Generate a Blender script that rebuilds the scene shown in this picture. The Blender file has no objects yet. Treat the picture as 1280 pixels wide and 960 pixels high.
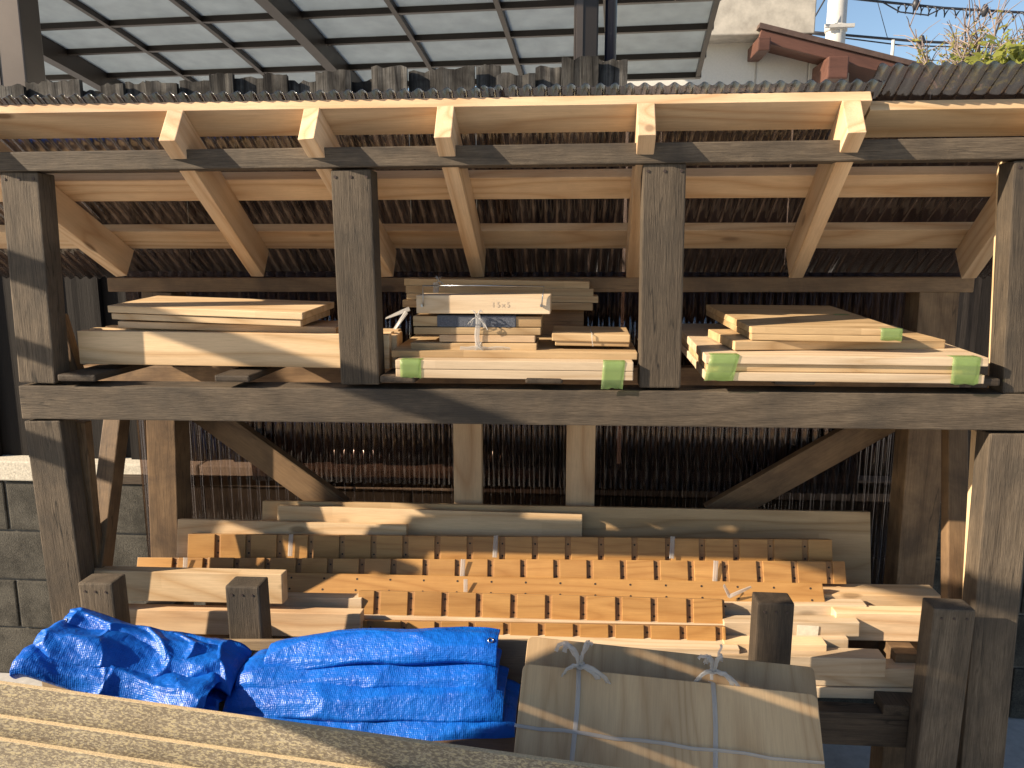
import bpy, bmesh, math, random
from mathutils import Vector, Matrix, noise
random.seed(11)
D2R = math.radians
scene = bpy.context.scene
col = scene.collection

# ------------------------------------------------------------------ camera
CAM = Vector((0.0, -1.77, 1.70)); YAW, PITCH, FPX = 4.5, 9.8, 961.0
cd = bpy.data.cameras.new('camera'); co = bpy.data.objects.new('camera', cd); col.objects.link(co)
cd.sensor_width = 36.0; cd.lens = 36.0 * FPX / 1280.0; cd.clip_start = 0.02; cd.clip_end = 500
co.location = CAM; co.rotation_euler = (D2R(90 - PITCH), 0, D2R(YAW))
scene.camera = co
# ------------------------------------------------------------------ sky, sun, exposure
SUN = Vector((-2.9, -1.0, 1.46)).normalized()          # towards the sun
w = bpy.data.worlds.new('World'); scene.world = w; w.use_nodes = True
wn = w.node_tree.nodes; wl = w.node_tree.links
sky = wn.new('ShaderNodeTexSky'); sky.sky_type = 'NISHITA'; sky.sun_disc = False
sky.sun_elevation = math.asin(SUN.z); sky.sun_rotation = math.atan2(SUN.x, SUN.y)
sky.air_density = 1.0; sky.dust_density = 0.6; sky.ozone_density = 1.5
wl.new(sky.outputs[0], wn['Background'].inputs[0]); wn['Background'].inputs[1].default_value = 0.068
sd = bpy.data.lights.new('sun', 'SUN'); sd.energy = 5.0; sd.angle = D2R(0.55); sd.color = (1.0, 0.83, 0.62)
so = bpy.data.objects.new('sun', sd); col.objects.link(so); so.location = SUN * 30
so.rotation_euler = (-SUN).to_track_quat('-Z', 'Y').to_euler()
vs = scene.view_settings; vs.view_transform = 'Standard'; vs.look = 'None'; vs.gamma = 1; vs.exposure = 1.3
vs.use_curve_mapping = False
scene.cycles.transparent_max_bounces = 24; scene.cycles.max_bounces = 10

# ------------------------------------------------------------------ survey: photo measurements at a known depth -> place
_fw = Vector((-math.sin(D2R(YAW)) * math.cos(D2R(PITCH)), math.cos(D2R(YAW)) * math.cos(D2R(PITCH)), -math.sin(D2R(PITCH))))
_rt = Vector((math.cos(D2R(YAW)), math.sin(D2R(YAW)), 0)); _up = _rt.cross(_fw)
def S(u, v, Y):
    d = _fw * FPX + _rt * (u - 640) - _up * (v - 480)
    return CAM + d * ((Y - CAM.y) / d.y)
def px(n, Y): return n * (Y - CAM.y) / FPX

# ------------------------------------------------------------------ materials
def newmat(name):
    m = bpy.data.materials.new(name); m.use_nodes = True
    nt = m.node_tree; return m, nt, nt.nodes, nt.links, nt.nodes['Principled BSDF']
def ramp(n, stops):
    r = n.new('ShaderNodeValToRGB'); e = r.color_ramp.elements
    while len(e) < len(stops): e.new(0.5)
    for q, (p, c) in zip(e, stops): q.position = p; q.color = (*c, 1)
    return r
def coords(n, l, sc, rnd=7.0):
    tc = n.new('ShaderNodeTexCoord'); oi = n.new('ShaderNodeObjectInfo')
    ml = n.new('ShaderNodeMath'); ml.operation = 'MULTIPLY'; ml.inputs[1].default_value = rnd
    l.new(oi.outputs['Random'], ml.inputs[0])
    ad = n.new('ShaderNodeVectorMath'); ad.operation = 'ADD'
    l.new(tc.outputs['Object'], ad.inputs[0]); l.new(ml.outputs[0], ad.inputs[1])
    mp = n.new('ShaderNodeMapping'); mp.inputs['Scale'].default_value = sc
    l.new(ad.outputs[0], mp.inputs[0])
    return mp, oi, ad
def mix(n, l, mode, fac, a, b):
    x = n.new('ShaderNodeMix'); x.data_type = 'RGBA'; x.blend_type = mode
    for sock, val in ((x.inputs[0], fac), (x.inputs[6], a), (x.inputs[7], b)):
        if hasattr(val, 'links'): l.new(val, sock)
        elif isinstance(val, (int, float)): sock.default_value = val
        else: sock.default_value = (*val, 1)
    return x.outputs[2]
def noisetex(n, l, vec, scale, detail=4, rough=0.6, dist=0.0):
    t = n.new('ShaderNodeTexNoise'); t.inputs['Scale'].default_value = scale; t.inputs['Detail'].default_value = detail
    t.inputs['Roughness'].default_value = rough; t.inputs['Distortion'].default_value = dist
    l.new(vec, t.inputs['Vector']); return t
def wood(name, light, dark, rough=0.6, ringscale=26, ring=0.5, fibre=0.35, bump=0.15, knots=0.75, stain=None, stainamt=0.0, vary=0.16, axis='X', spec=0.3, fsc=330, staves=0.0, cracks=0.0):
    """sawn timber: grain along the local X (or other axis), cathedral rings, fibres, knots, blotches"""
    m, nt, n, l, b = newmat(name)
    long = {'X': (0.12, 1, 1), 'Y': (1, 0.12, 1), 'Z': (1, 1, 0.12)}[axis]
    mp, oi, ad = coords(n, l, long)
    fig = noisetex(n, l, mp.outputs[0], ringscale * 0.32, 1.5, 0.4, 0.25)
    fm = n.new('ShaderNodeMath'); fm.operation = 'MULTIPLY'; fm.inputs[1].default_value = 19.0; l.new(fig.outputs[0], fm.inputs[0])
    wv = n.new('ShaderNodeMath'); wv.operation = 'PINGPONG'; wv.inputs[1].default_value = 1.0; l.new(fm.outputs[0], wv.inputs[0])
    mp2 = n.new('ShaderNodeMapping'); mp2.inputs['Scale'].default_value = tuple(0.045 if c < 1 else 1.0 for c in long)
    l.new(ad.outputs[0], mp2.inputs[0])
    fb = noisetex(n, l, mp2.outputs[0], fsc, 5, 0.75)
    blot = noisetex(n, l, mp.outputs[0], 9, 3, 0.55)
    rr = ramp(n, [(0.35, light), (0.8, tuple(a_ * .45 + b_ * .55 for a_, b_ in zip(light, dark))), (1.0, dark)]); l.new(wv.outputs[0], rr.inputs[0])
    base = mix(n, l, 'MIX', ring, light, rr.outputs[0])
    fr = ramp(n, [(0.32, (0.3, 0.28, 0.26)), (0.6, (1, 1, 1))]); l.new(fb.outputs[0], fr.inputs[0])
    c = mix(n, l, 'MULTIPLY', fibre, base, fr.outputs[0])
    br = ramp(n, [(0.3, (0.72, 0.68, 0.64)), (0.7, (1.08, 1.06, 1.02))]); l.new(blot.outputs[0], br.inputs[0])
    c = mix(n, l, 'MULTIPLY', 0.7, c, br.outputs[0])
    # knots: sparse dark ovals stretched along the grain
    mk = n.new('ShaderNodeMapping'); mk.inputs['Scale'].default_value = tuple(3.0 if q < 1 else 7.5 for q in long)
    l.new(ad.outputs[0], mk.inputs[0])
    vo = n.new('ShaderNodeTexVoronoi'); vo.inputs['Scale'].default_value = 1.0; l.new(mk.outputs[0], vo.inputs['Vector'])
    kr = ramp(n, [(0.055, (1, 1, 1)), (0.10, (0, 0, 0))]); l.new(vo.outputs['Distance'], kr.inputs[0])
    km = n.new('ShaderNodeMath'); km.operation = 'MULTIPLY'; km.inputs[1].default_value = knots; l.new(kr.outputs[0], km.inputs[0])
    c = mix(n, l, 'MIX', km.outputs[0], c, tuple(q * 0.4 for q in dark))
    if stain:
        sn = noisetex(n, l, ad.outputs[0], 5.5, 5, 0.65, 0.4)
        sr = ramp(n, [(0.42, (0, 0, 0)), (0.66, (1, 1, 1))]); l.new(sn.outputs[0], sr.inputs[0])
        sm = n.new('ShaderNodeMath'); sm.operation = 'MULTIPLY'; sm.inputs[1].default_value = stainamt; l.new(sr.outputs[0], sm.inputs[0])
        c = mix(n, l, 'MIX', sm.outputs[0], c, stain)
    if cracks:
        mc = n.new('ShaderNodeMapping'); mc.inputs['Scale'].default_value = tuple(2.2 if q < 1 else 40 for q in long); l.new(ad.outputs[0], mc.inputs[0])
        nc = noisetex(n, l, mc.outputs[0], 1.0, 2, 0.5)
        rc = ramp(n, [(0.478, (0, 0, 0)), (0.492, (1, 1, 1)), (0.506, (0, 0, 0))]); l.new(nc.outputs[0], rc.inputs[0])
        nm = noisetex(n, l, mc.outputs[0], .21, 2, 0.5); rm = ramp(n, [(0.47, (0, 0, 0)), (0.58, (cracks,) * 3)]); l.new(nm.outputs[0], rm.inputs[0])
        mm = n.new('ShaderNodeMath'); mm.operation = 'MULTIPLY'; l.new(rc.outputs[0], mm.inputs[0]); l.new(rm.outputs[0], mm.inputs[1])
        c = mix(n, l, 'MIX', mm.outputs[0], c, tuple(q * .22 for q in dark))
    if staves:
        sp = n.new('ShaderNodeSeparateXYZ'); l.new(ad.outputs[0], sp.inputs[0]); sa = n.new('ShaderNodeMath'); sa.operation = 'ADD'; l.new(sp.outputs[1], sa.inputs[0]); l.new(sp.outputs[2], sa.inputs[1])
        cb_ = n.new('ShaderNodeCombineXYZ'); l.new(sp.outputs[0], cb_.inputs[0]); l.new(sa.outputs[0], cb_.inputs[1])
        bt = n.new('ShaderNodeTexBrick'); bt.inputs['Scale'].default_value = 1.0; bt.inputs['Mortar Size'].default_value = 0.0; bt.inputs['Brick Width'].default_value = .42; bt.inputs['Row Height'].default_value = .034
        bt.inputs['Color1'].default_value = (.74, .70, .64, 1); bt.inputs['Color2'].default_value = (1.08, 1.07, 1.06, 1); l.new(cb_.outputs[0], bt.inputs['Vector'])
        c = mix(n, l, 'MULTIPLY', staves, c, bt.outputs['Color'])
    hv = n.new('ShaderNodeHueSaturation'); l.new(c, hv.inputs['Color'])
    mr = n.new('ShaderNodeMapRange'); mr.inputs[3].default_value = 1 - vary; mr.inputs[4].default_value = 1 + vary
    l.new(oi.outputs['Random'], mr.inputs[0]); l.new(mr.outputs[0], hv.inputs['Value'])
    l.new(hv.outputs[0], b.inputs['Base Color']); b.inputs['Roughness'].default_value = rough
    b.inputs['Specular IOR Level'].default_value = spec
    bp = n.new('ShaderNodeBump'); bp.inputs['Strength'].default_value = bump; bp.inputs['Distance'].default_value = 0.002
    l.new(fb.outputs[0], bp.inputs['Height']); l.new(bp.outputs[0], b.inputs['Normal'])
    return m
def plain(name, colr, rough=0.5, metal=0.0, nscale=30, namt=0.25, bump=0.1, spec=0.5):
    m, nt, n, l, b = newmat(name)
    tc = n.new('ShaderNodeTexCoord'); t = noisetex(n, l, tc.outputs['Object'], nscale, 6, 0.65)
    r = ramp(n, [(0.3, tuple(c * (1 - namt) for c in colr)), (0.7, tuple(min(1, c * (1 + namt)) for c in colr))]); l.new(t.outputs[0], r.inputs[0])
    l.new(r.outputs[0], b.inputs['Base Color']); b.inputs['Roughness'].default_value = rough; b.inputs['Metallic'].default_value = metal
    b.inputs['Specular IOR Level'].default_value = spec
    bp = n.new('ShaderNodeBump'); bp.inputs['Strength'].default_value = bump; bp.inputs['Distance'].default_value = 0.003
    l.new(t.outputs[0], bp.inputs['Height']); l.new(bp.outputs[0], b.inputs['Normal'])
    return m
M = {}
M['new'] = wood('fresh_pine', (0.68, 0.50, 0.32), (0.48, 0.29, 0.15), 0.55, 22, 0.75, 0.28, 0.1, 0.9, (0.42, 0.30, 0.20), .35)
M['pale'] = wood('pale_planed_pine', (0.65, 0.49, 0.31), (0.46, 0.29, 0.14), 0.5, 20, 0.65, 0.25, 0.08, 0.75, staves=.35)
M['white'] = wood('whitish_spruce', (0.61, 0.49, 0.35), (0.44, 0.31, 0.18), 0.5, 26, 0.65, 0.22, 0.08, 0.5, staves=.3)
M['panel'] = wood('planed_cedar_panel', (0.52, 0.38, 0.22), (0.33, 0.21, 0.10), 0.55, 26, 0.7, 0.22, 0.06, 0.4, staves=.6)
M['amber'] = wood('oiled_amber_cedar', (0.44, 0.25, 0.09), (0.30, 0.15, 0.048), 0.38, 30, 0.7, 0.25, 0.05, 0.3, (0.30, 0.145, 0.045), .35, vary=0.12)
M['groove'] = wood('dark_groove_wood', (0.33, 0.185, 0.08), (0.22, 0.115, 0.05), 0.55, 20, 0.4, 0.3, 0.05, 0)
M['grey'] = wood('weathered_stained_timber', (0.132, 0.104, 0.075), (0.048, 0.037, 0.027), 0.72, 20, 0.5, 0.85, 1.0, 0.8, (0.032, 0.027, 0.022), 0.65, 0.2, fsc=420, cracks=1.0)
M['dark'] = wood('dark_stained_timber', (0.09, 0.067, 0.047), (0.034, 0.025, 0.018), 0.7, 20, 0.5, 0.8, 0.6, 0.8, (0.018, 0.015, 0.012), 0.6, 0.2, cracks=1.0)
M['brown'] = wood('aged_brown_timber', (0.24, 0.155, 0.085), (0.12, 0.07, 0.036), 0.65, 18, 0.6, 0.5, 0.35, 0.95, (0.06, 0.038, 0.024), 0.75, 0.2, cracks=.7)
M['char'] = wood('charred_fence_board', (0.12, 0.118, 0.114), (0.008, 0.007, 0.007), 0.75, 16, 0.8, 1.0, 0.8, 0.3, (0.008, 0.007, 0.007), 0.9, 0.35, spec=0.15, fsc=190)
def weather_and_shade(m, x0, x1, dark):
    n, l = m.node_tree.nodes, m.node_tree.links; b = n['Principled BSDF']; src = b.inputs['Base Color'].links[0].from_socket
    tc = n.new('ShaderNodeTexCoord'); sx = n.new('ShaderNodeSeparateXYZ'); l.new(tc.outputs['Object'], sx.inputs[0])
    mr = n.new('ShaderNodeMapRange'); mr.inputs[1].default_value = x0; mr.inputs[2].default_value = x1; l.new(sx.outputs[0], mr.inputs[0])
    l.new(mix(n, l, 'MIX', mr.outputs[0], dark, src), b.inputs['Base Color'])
weather_and_shade(M['char'], .95, 1.2, (0.014, 0.012, 0.011))  # grey weathered tops; lower boards blackened to paint in the shade there
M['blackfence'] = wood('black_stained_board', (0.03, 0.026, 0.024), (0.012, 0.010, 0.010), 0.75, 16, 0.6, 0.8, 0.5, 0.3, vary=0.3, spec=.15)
M['ply'] = wood('weathered_plywood', (0.36, 0.27, 0.17), (0.25, 0.17, 0.10), 0.7, 16, 0.5, 0.4, 0.2, 0.4, (0.15, 0.11, 0.08), 0.5)
M['cedarv'] = wood('vertical_grain_cedar', (0.47, 0.33, 0.185), (0.33, 0.205, 0.10), 0.5, 30, 0.6, 0.2, 0.06, 0.2, axis='Z')
M['redwood'] = wood('red_brown_painted_timber', (0.12, 0.058, 0.044), (0.06, 0.031, 0.025), 0.5, 14, 0.4, 0.4, 0.2, 0.2)
M['alu'] = plain('bronze_aluminium', (0.040, 0.033, 0.030), 0.38, 0.6, 8, 0.08, 0.02)
M['alugrey'] = plain('grey_bronze_aluminium', (0.085, 0.070, 0.062), 0.4, 0.5, 8, 0.08, 0.02)
M['navy'] = plain('navy_downpipe', (0.012, 0.015, 0.032), 0.3, 0.0, 6, 0.1, 0.02)
M['cap'] = plain('concrete_cap', (0.50, 0.46, 0.38), 0.9, 0, 140, 0.3, 0.5)
M['ground'] = plain('concrete_slab', (0.40, 0.39, 0.375), 0.85, 0, 18, 0.18, 0.3)
M['mortar'] = plain('dark_mortar', (0.10, 0.095, 0.085), 0.95, 0, 60, 0.3, 0.5)
M['stucco'] = plain('cream_stucco', (0.62, 0.60, 0.55), 0.9, 0, 60, 0.06, 0.5)
M['parapet'] = plain('stained_concrete_parapet', (0.42, 0.39, 0.34), 0.9, 0, 7, 0.28, 0.3)
M['rooftile'] = plain('brown_roofing', (0.08, 0.05, 0.04), 0.6, 0, 12, 0.3, 0.3)
M['pole'] = plain('concrete_pole', (0.46, 0.45, 0.43), 0.85, 0, 9, 0.12, 0.2)
M['wire'] = plain('black_cable', (0.02, 0.022, 0.03), 0.5)
M['steel'] = plain('steel_wire', (0.35, 0.36, 0.38), 0.3, 1.0)
M['twig'] = plain('grey_twig', (0.24, 0.19, 0.17), 0.8)
M['hole'] = plain('screw_hole', (0.022, 0.014, 0.01), 0.8)
M['nail'] = plain('rusty_nail', (0.05, 0.035, 0.03), 0.6, 0.4)
M['carpet'] = plain('blue_grey_felt', (0.075, 0.085, 0.11), 0.95, 0, 300, 0.5, 0.8)
M['label'] = plain('paper_label', (0.6, 0.56, 0.46), 0.7, 0, 50, 0.15, 0.1)
M['ink'] = plain('faded_stamp_ink', (0.47, 0.38, 0.29), 0.8)
def mat_block():
    m, nt, n, l, b = newmat('weathered_concrete_block'); tc = n.new('ShaderNodeTexCoord'); oi = n.new('ShaderNodeObjectInfo')
    t = noisetex(n, l, tc.outputs['Object'], 160, 4, 0.7); va = n.new('ShaderNodeVectorMath'); va.operation = 'MULTIPLY_ADD'; va.inputs[1].default_value = (9, 9, 9); va.inputs[2].default_value = (0, 0, 0)
    l.new(oi.outputs['Random'], va.inputs[0]); vb = n.new('ShaderNodeVectorMath'); l.new(tc.outputs['Object'], vb.inputs[0]); l.new(va.outputs[0], vb.inputs[1])
    t2 = noisetex(n, l, vb.outputs[0], 9, 8, 0.7)
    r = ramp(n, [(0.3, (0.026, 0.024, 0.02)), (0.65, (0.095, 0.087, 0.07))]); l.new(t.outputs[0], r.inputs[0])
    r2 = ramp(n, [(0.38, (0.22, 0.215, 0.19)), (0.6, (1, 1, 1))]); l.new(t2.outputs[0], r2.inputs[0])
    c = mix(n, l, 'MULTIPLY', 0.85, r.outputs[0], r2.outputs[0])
    l.new(c, b.inputs['Base Color']); b.inputs['Roughness'].default_value = 0.95
    bp = n.new('ShaderNodeBump'); bp.inputs['Strength'].default_value = 0.7; bp.inputs['Distance'].default_value = 0.004
    l.new(t.outputs[0], bp.inputs['Height']); l.new(bp.outputs[0], b.inputs['Normal']); return m
M['block'] = mat_block()
def mat_osb():
    m, nt, n, l, b = newmat('strand_board'); tc = n.new('ShaderNodeTexCoord')
    nz = noisetex(n, l, tc.outputs['Object'], 11, 3, 0.6)
    va = n.new('ShaderNodeVectorMath'); va.operation = 'MULTIPLY_ADD'; va.inputs[1].default_value = (0.006,) * 3
    l.new(nz.outputs['Color'], va.inputs[0]); l.new(tc.outputs['Object'], va.inputs[2])
    c = None; bw = None
    for k, rot in enumerate((0.35, -0.75, 1.25, -1.5, 0.0)):
        mp = n.new('ShaderNodeMapping'); mp.inputs['Rotation'].default_value = (0, rot, 0); mp.inputs['Scale'].default_value = (130, 160, 330); mp.inputs['Location'].default_value = (k * 3.7, k, k * 5.1)
        l.new(va.outputs[0], mp.inputs[0]); t = noisetex(n, l, mp.outputs[0], 1.0, 1, 0.5)
        li = ramp(n, [(0.60, (0, 0, 0)), (0.66, (1, 1, 1))]); l.new(t.outputs[0], li.inputs[0]); dk = ramp(n, [(0.34, (1, 1, 1)), (0.40, (0, 0, 0))]); l.new(t.outputs[0], dk.inputs[0])
        c = mix(n, l, 'MIX', li.outputs[0], c if c is not None else (0.185, 0.155, 0.112), (0.265 + .02 * k, 0.23 + .015 * k, 0.175))
        c = mix(n, l, 'MIX', dk.outputs[0], c, (0.135, 0.108, 0.075)); bw = t
    big = noisetex(n, l, tc.outputs['Object'], 5, 4, 0.6); rb = ramp(n, [(0.35, (0.72, 0.70, 0.66)), (0.65, (1, 1, 1))]); l.new(big.outputs[0], rb.inputs[0])
    l.new(mix(n, l, 'MULTIPLY', 0.8, c, rb.outputs[0]), b.inputs['Base Color']); b.inputs['Roughness'].default_value = 0.6
    bp = n.new('ShaderNodeBump'); bp.inputs['Strength'].default_value = 0.4; bp.inputs['Distance'].default_value = 0.002
    l.new(bw.outputs[0], bp.inputs['Height']); l.new(bp.outputs[0], b.inputs['Normal']); return m
M['osb'] = mat_osb()
M['osbedge'] = plain('sawn_strand_board_edge', (0.56, 0.43, 0.25), 0.75, 0, 220, 0.35, 0.4)
def mat_tarp():
    m, nt, n, l, b = newmat('blue_woven_tarp'); tc = n.new('ShaderNodeTexCoord')
    wa = n.new('ShaderNodeTexWave'); wa.bands_direction = 'X'; wa.inputs['Scale'].default_value = 75
    wb = n.new('ShaderNodeTexWave'); wb.bands_direction = 'Y'; wb.inputs['Scale'].default_value = 75
    l.new(tc.outputs['UV'], wa.inputs[0]); l.new(tc.outputs['UV'], wb.inputs[0])
    t = noisetex(n, l, tc.outputs['Object'], 24, 5, 0.6); t2 = noisetex(n, l, tc.outputs['Object'], 70, 3, 0.6)
    r = ramp(n, [(0.3, (0.003, 0.095, 0.50)), (0.7, (0.006, 0.16, 0.68))]); l.new(t.outputs[0], r.inputs[0])
    l.new(r.outputs[0], b.inputs['Base Color']); b.inputs['Roughness'].default_value = 0.40; b.inputs['Specular IOR Level'].default_value = 0.45
    s = n.new('ShaderNodeMath'); s.operation = 'ADD'; l.new(wa.outputs['Fac'], s.inputs[0]); l.new(wb.outputs['Fac'], s.inputs[1])
    bp = n.new('ShaderNodeBump'); bp.inputs['Strength'].default_value = 0.18; bp.inputs['Distance'].default_value = 0.0015; l.new(s.outputs[0], bp.inputs['Height'])
    b2 = n.new('ShaderNodeBump'); b2.inputs['Strength'].default_value = 0.55; b2.inputs['Distance'].default_value = 0.006
    l.new(t2.outputs[0], b2.inputs['Height']); l.new(bp.outputs[0], b2.inputs['Normal']); l.new(b2.outputs[0], b.inputs['Normal'])
    tl = n.new('ShaderNodeBsdfTranslucent'); tl.inputs[0].default_value = (0.004, 0.13, 0.75, 1)
    ms = n.new('ShaderNodeMixShader'); ms.inputs[0].default_value = 0.22
    l.new(b.outputs[0], ms.inputs[1]); l.new(tl.outputs[0], ms.inputs[2]); l.new(ms.outputs[0], n['Material Output'].inputs[0]); return m
M['tarp'] = mat_tarp()
def mat_sheet(name, lo, hi):
    m, nt, n, l, b = newmat(name)
    tc = n.new('ShaderNodeTexCoord'); mp = n.new('ShaderNodeMapping'); mp.inputs['Scale'].default_value = (1, 0.12, 0.12); l.new(tc.outputs['Object'], mp.inputs[0])
    t = noisetex(n, l, mp.outputs[0], 60, 4, 0.7)
    tr = n.new('ShaderNodeBsdfTransparent'); tr.inputs[0].default_value = (0.50, 0.43, 0.40, 1)
    gl = n.new('ShaderNodeBsdfGlossy'); gl.inputs['Roughness'].default_value = 0.12; gl.inputs[0].default_value = (0.95, 0.95, 0.97, 1)
    df = n.new('ShaderNodeBsdfDiffuse'); df.inputs[0].default_value = (0.075, 0.055, 0.045, 1)
    rr = ramp(n, [(0.4, (lo,) * 3), (0.72, (hi,) * 3)]); l.new(t.outputs[0], rr.inputs[0])
    tl = n.new('ShaderNodeBsdfTranslucent'); tl.inputs[0].default_value = (0.50, 0.40, 0.31, 1)
    ma = n.new('ShaderNodeMixShader'); ma.inputs[0].default_value = 0.6; l.new(df.outputs[0], ma.inputs[1]); l.new(tl.outputs[0], ma.inputs[2])
    m1 = n.new('ShaderNodeMixShader'); l.new(rr.outputs[0], m1.inputs[0]); l.new(tr.outputs[0], m1.inputs[1]); l.new(ma.outputs[0], m1.inputs[2])
    lw = n.new('ShaderNodeLayerWeight'); pw = n.new('ShaderNodeMath'); pw.operation = 'POWER'; pw.inputs[1].default_value = 5.0; l.new(lw.outputs['Facing'], pw.inputs[0])
    fr = n.new('ShaderNodeMapRange'); fr.inputs[3].default_value = 0.10; fr.inputs[4].default_value = 0.95; l.new(pw.outputs[0], fr.inputs[0])
    m2 = n.new('ShaderNodeMixShader'); l.new(fr.outputs[0], m2.inputs[0]); l.new(m1.outputs[0], m2.inputs[1]); l.new(gl.outputs[0], m2.inputs[2])
    l.new(m2.outputs[0], n['Material Output'].inputs[0]); return m
M['sheet'] = mat_sheet('dusty_bronze_corrugated_plastic', .015, .12); M['rearsheet'] = mat_sheet('bronze_corrugated_plastic', .005, .04)
def mat_thin(name, tcol, dcol, tfac, rough=0.3, spec=0.5):
    m, nt, n, l, b = newmat(name)
    b.inputs['Base Color'].default_value = (*dcol, 1); b.inputs['Roughness'].default_value = rough; b.inputs['Specular IOR Level'].default_value = spec
    tl = n.new('ShaderNodeBsdfTranslucent'); tl.inputs[0].default_value = (*dcol, 1)
    tr = n.new('ShaderNodeBsdfTransparent'); tr.inputs[0].default_value = (*tcol, 1)
    tc = n.new('ShaderNodeTexCoord'); t = noisetex(n, l, tc.outputs['Object'], 9, 4, 0.6)
    rr = ramp(n, [(0.3, (0.55, 0.55, 0.55)), (0.7, (1, 1, 1))]); l.new(t.outputs[0], rr.inputs[0])
    l.new(mix(n, l, 'MULTIPLY', 0.6, dcol, rr.outputs[0]), tl.inputs[0])
    m1 = n.new('ShaderNodeMixShader'); m1.inputs[0].default_value = 0.6; l.new(b.outputs[0], m1.inputs[1]); l.new(tl.outputs[0], m1.inputs[2])
    m2 = n.new('ShaderNodeMixShader'); m2.inputs[0].default_value = tfac; l.new(m1.outputs[0], m2.inputs[1]); l.new(tr.outputs[0], m2.inputs[2])
    l.new(m2.outputs[0], n['Material Output'].inputs[0]); return m
M['pane'] = mat_thin('frosted_carport_pane', (0.60, 0.65, 0.68), (0.48, 0.51, 0.51), 0.28, 0.35)
M['string'] = mat_thin('white_plastic_string', (0.95, 0.95, 0.95), (0.75, 0.75, 0.75), 0.45, 0.25)
M['tape'] = mat_thin('green_masking_tape', (0.86, 0.94, 0.74), (0.45, 0.60, 0.32), 0.55, 0.35)
M['leaf'] = mat_thin('yellow_green_leaf', (0.5, 0.6, 0.2), (0.34, 0.32, 0.07), 0.0, 0.5)
M['leaf2'] = mat_thin('broad_green_leaf', (0.4, 0.5, 0.2), (0.30, 0.32, 0.07), 0.0, 0.4)

# ------------------------------------------------------------------ mesh helpers
def obj(name, me, mat, parent=None):
    o = bpy.data.objects.new(name, me); col.objects.link(o)
    if mat is not None and not me.materials: me.materials.append(M[mat] if isinstance(mat, str) else mat)
    if parent: o.parent = parent
    return o
def tag(o, label=None, cat=None, group=None, kind=None):
    if label: o['label'] = label
    if cat: o['category'] = cat
    if group: o['group'] = group
    if kind: o['kind'] = kind
    return o
def empty(name, loc, label, cat, group=None, rz=0):
    o = bpy.data.objects.new(name, None); col.objects.link(o); o.location = loc; o.rotation_euler.z = rz; o.empty_display_size = 0.1
    return tag(o, label, cat, group)
def boxmesh(L, y0, y1, z0, z1, bev=0.002, seg=2):
    bm = bmesh.new(); bmesh.ops.create_cube(bm, size=1)
    for v in bm.verts:
        v.co = Vector(((v.co.x + .5) * L, y0 + (v.co.y + .5) * (y1 - y0), z0 + (v.co.z + .5) * (z1 - z0)))
    if bev: bmesh.ops.bevel(bm, geom=bm.edges[:], offset=min(bev, 0.45 * min(abs(y1 - y0), abs(z1 - z0), L)), segments=seg, affect='EDGES', profile=0.6)
    me = bpy.data.meshes.new('m'); bm.to_mesh(me); bm.free(); return me
def place(o, org, ex, ey, parent):
    """put o so that local x, y run along ex, ey from org (world), under parent"""
    ex = ex.normalized(); ey = (ey - ex * ey.dot(ex)).normalized(); ez = ex.cross(ey)
    mt = Matrix((ex, ey, ez)).transposed().to_4x4(); mt.translation = org
    if parent: mt = Matrix.Translation(-parent.location) @ mt if parent.rotation_euler.z == 0 else (Matrix.Translation(parent.location) @ Matrix.Rotation(parent.rotation_euler.z, 4, 'Z')).inverted() @ mt
    o.matrix_local = mt
    return o
def stick(name, a, b, dy, dz, mat, parent=None, ydir=(0, 1, 0), bev=0.003):
    """timber whose front-face centre line runs a->b; dy deep away along ydir, dz wide"""
    o = obj(name, boxmesh((b - a).length, 0, dy, -dz / 2, dz / 2, bev), mat, parent)
    return place(o, a, b - a, Vector(ydir), parent)
def plank(name, A, B, fh, dp, tilt, mat, parent=None, label=None, cat='board', group=None, bev=0.002):
    """board with its top front edge A->B, face fh high leaning back by tilt degrees, dp thick"""
    ex = (B - A).normalized(); t = D2R(tilt)
    back = Vector((0, math.cos(t), -math.sin(t)))
    o = obj(name, boxmesh((B - A).length, 0, dp, -fh, 0, bev), mat, parent)
    place(o, A, ex, back, parent)
    if label: tag(o, label, cat, group)
    return o
def raw(name, verts, faces, mat, parent=None, smooth=False):
    me = bpy.data.meshes.new('m'); me.from_pydata([tuple(v) for v in verts], [], faces); me.update()
    if smooth: me.shade_smooth()
    return obj(name, me, mat, parent)
def tube(path, rads, n=8):
    vs, fs = [], []
    for i, p in enumerate(path):
        p = Vector(p); d = (Vector(path[min(i + 1, len(path) - 1)]) - Vector(path[max(i - 1, 0)])).normalized()
        a = d.orthogonal().normalized(); b = d.cross(a); r = rads[i] if isinstance(rads, (list, tuple)) else rads
        for k in range(n):
            t = 2 * math.pi * k / n; vs.append(p + a * math.cos(t) * r + b * math.sin(t) * r)
    for i in range(len(path) - 1):
        for k in range(n): fs.append((i * n + k, i * n + (k + 1) % n, (i + 1) * n + (k + 1) % n, (i + 1) * n + k))
    fs.append(tuple(range(n))[::-1]); fs.append(tuple((len(path) - 1) * n + k for k in range(n)))
    return vs, fs
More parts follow.
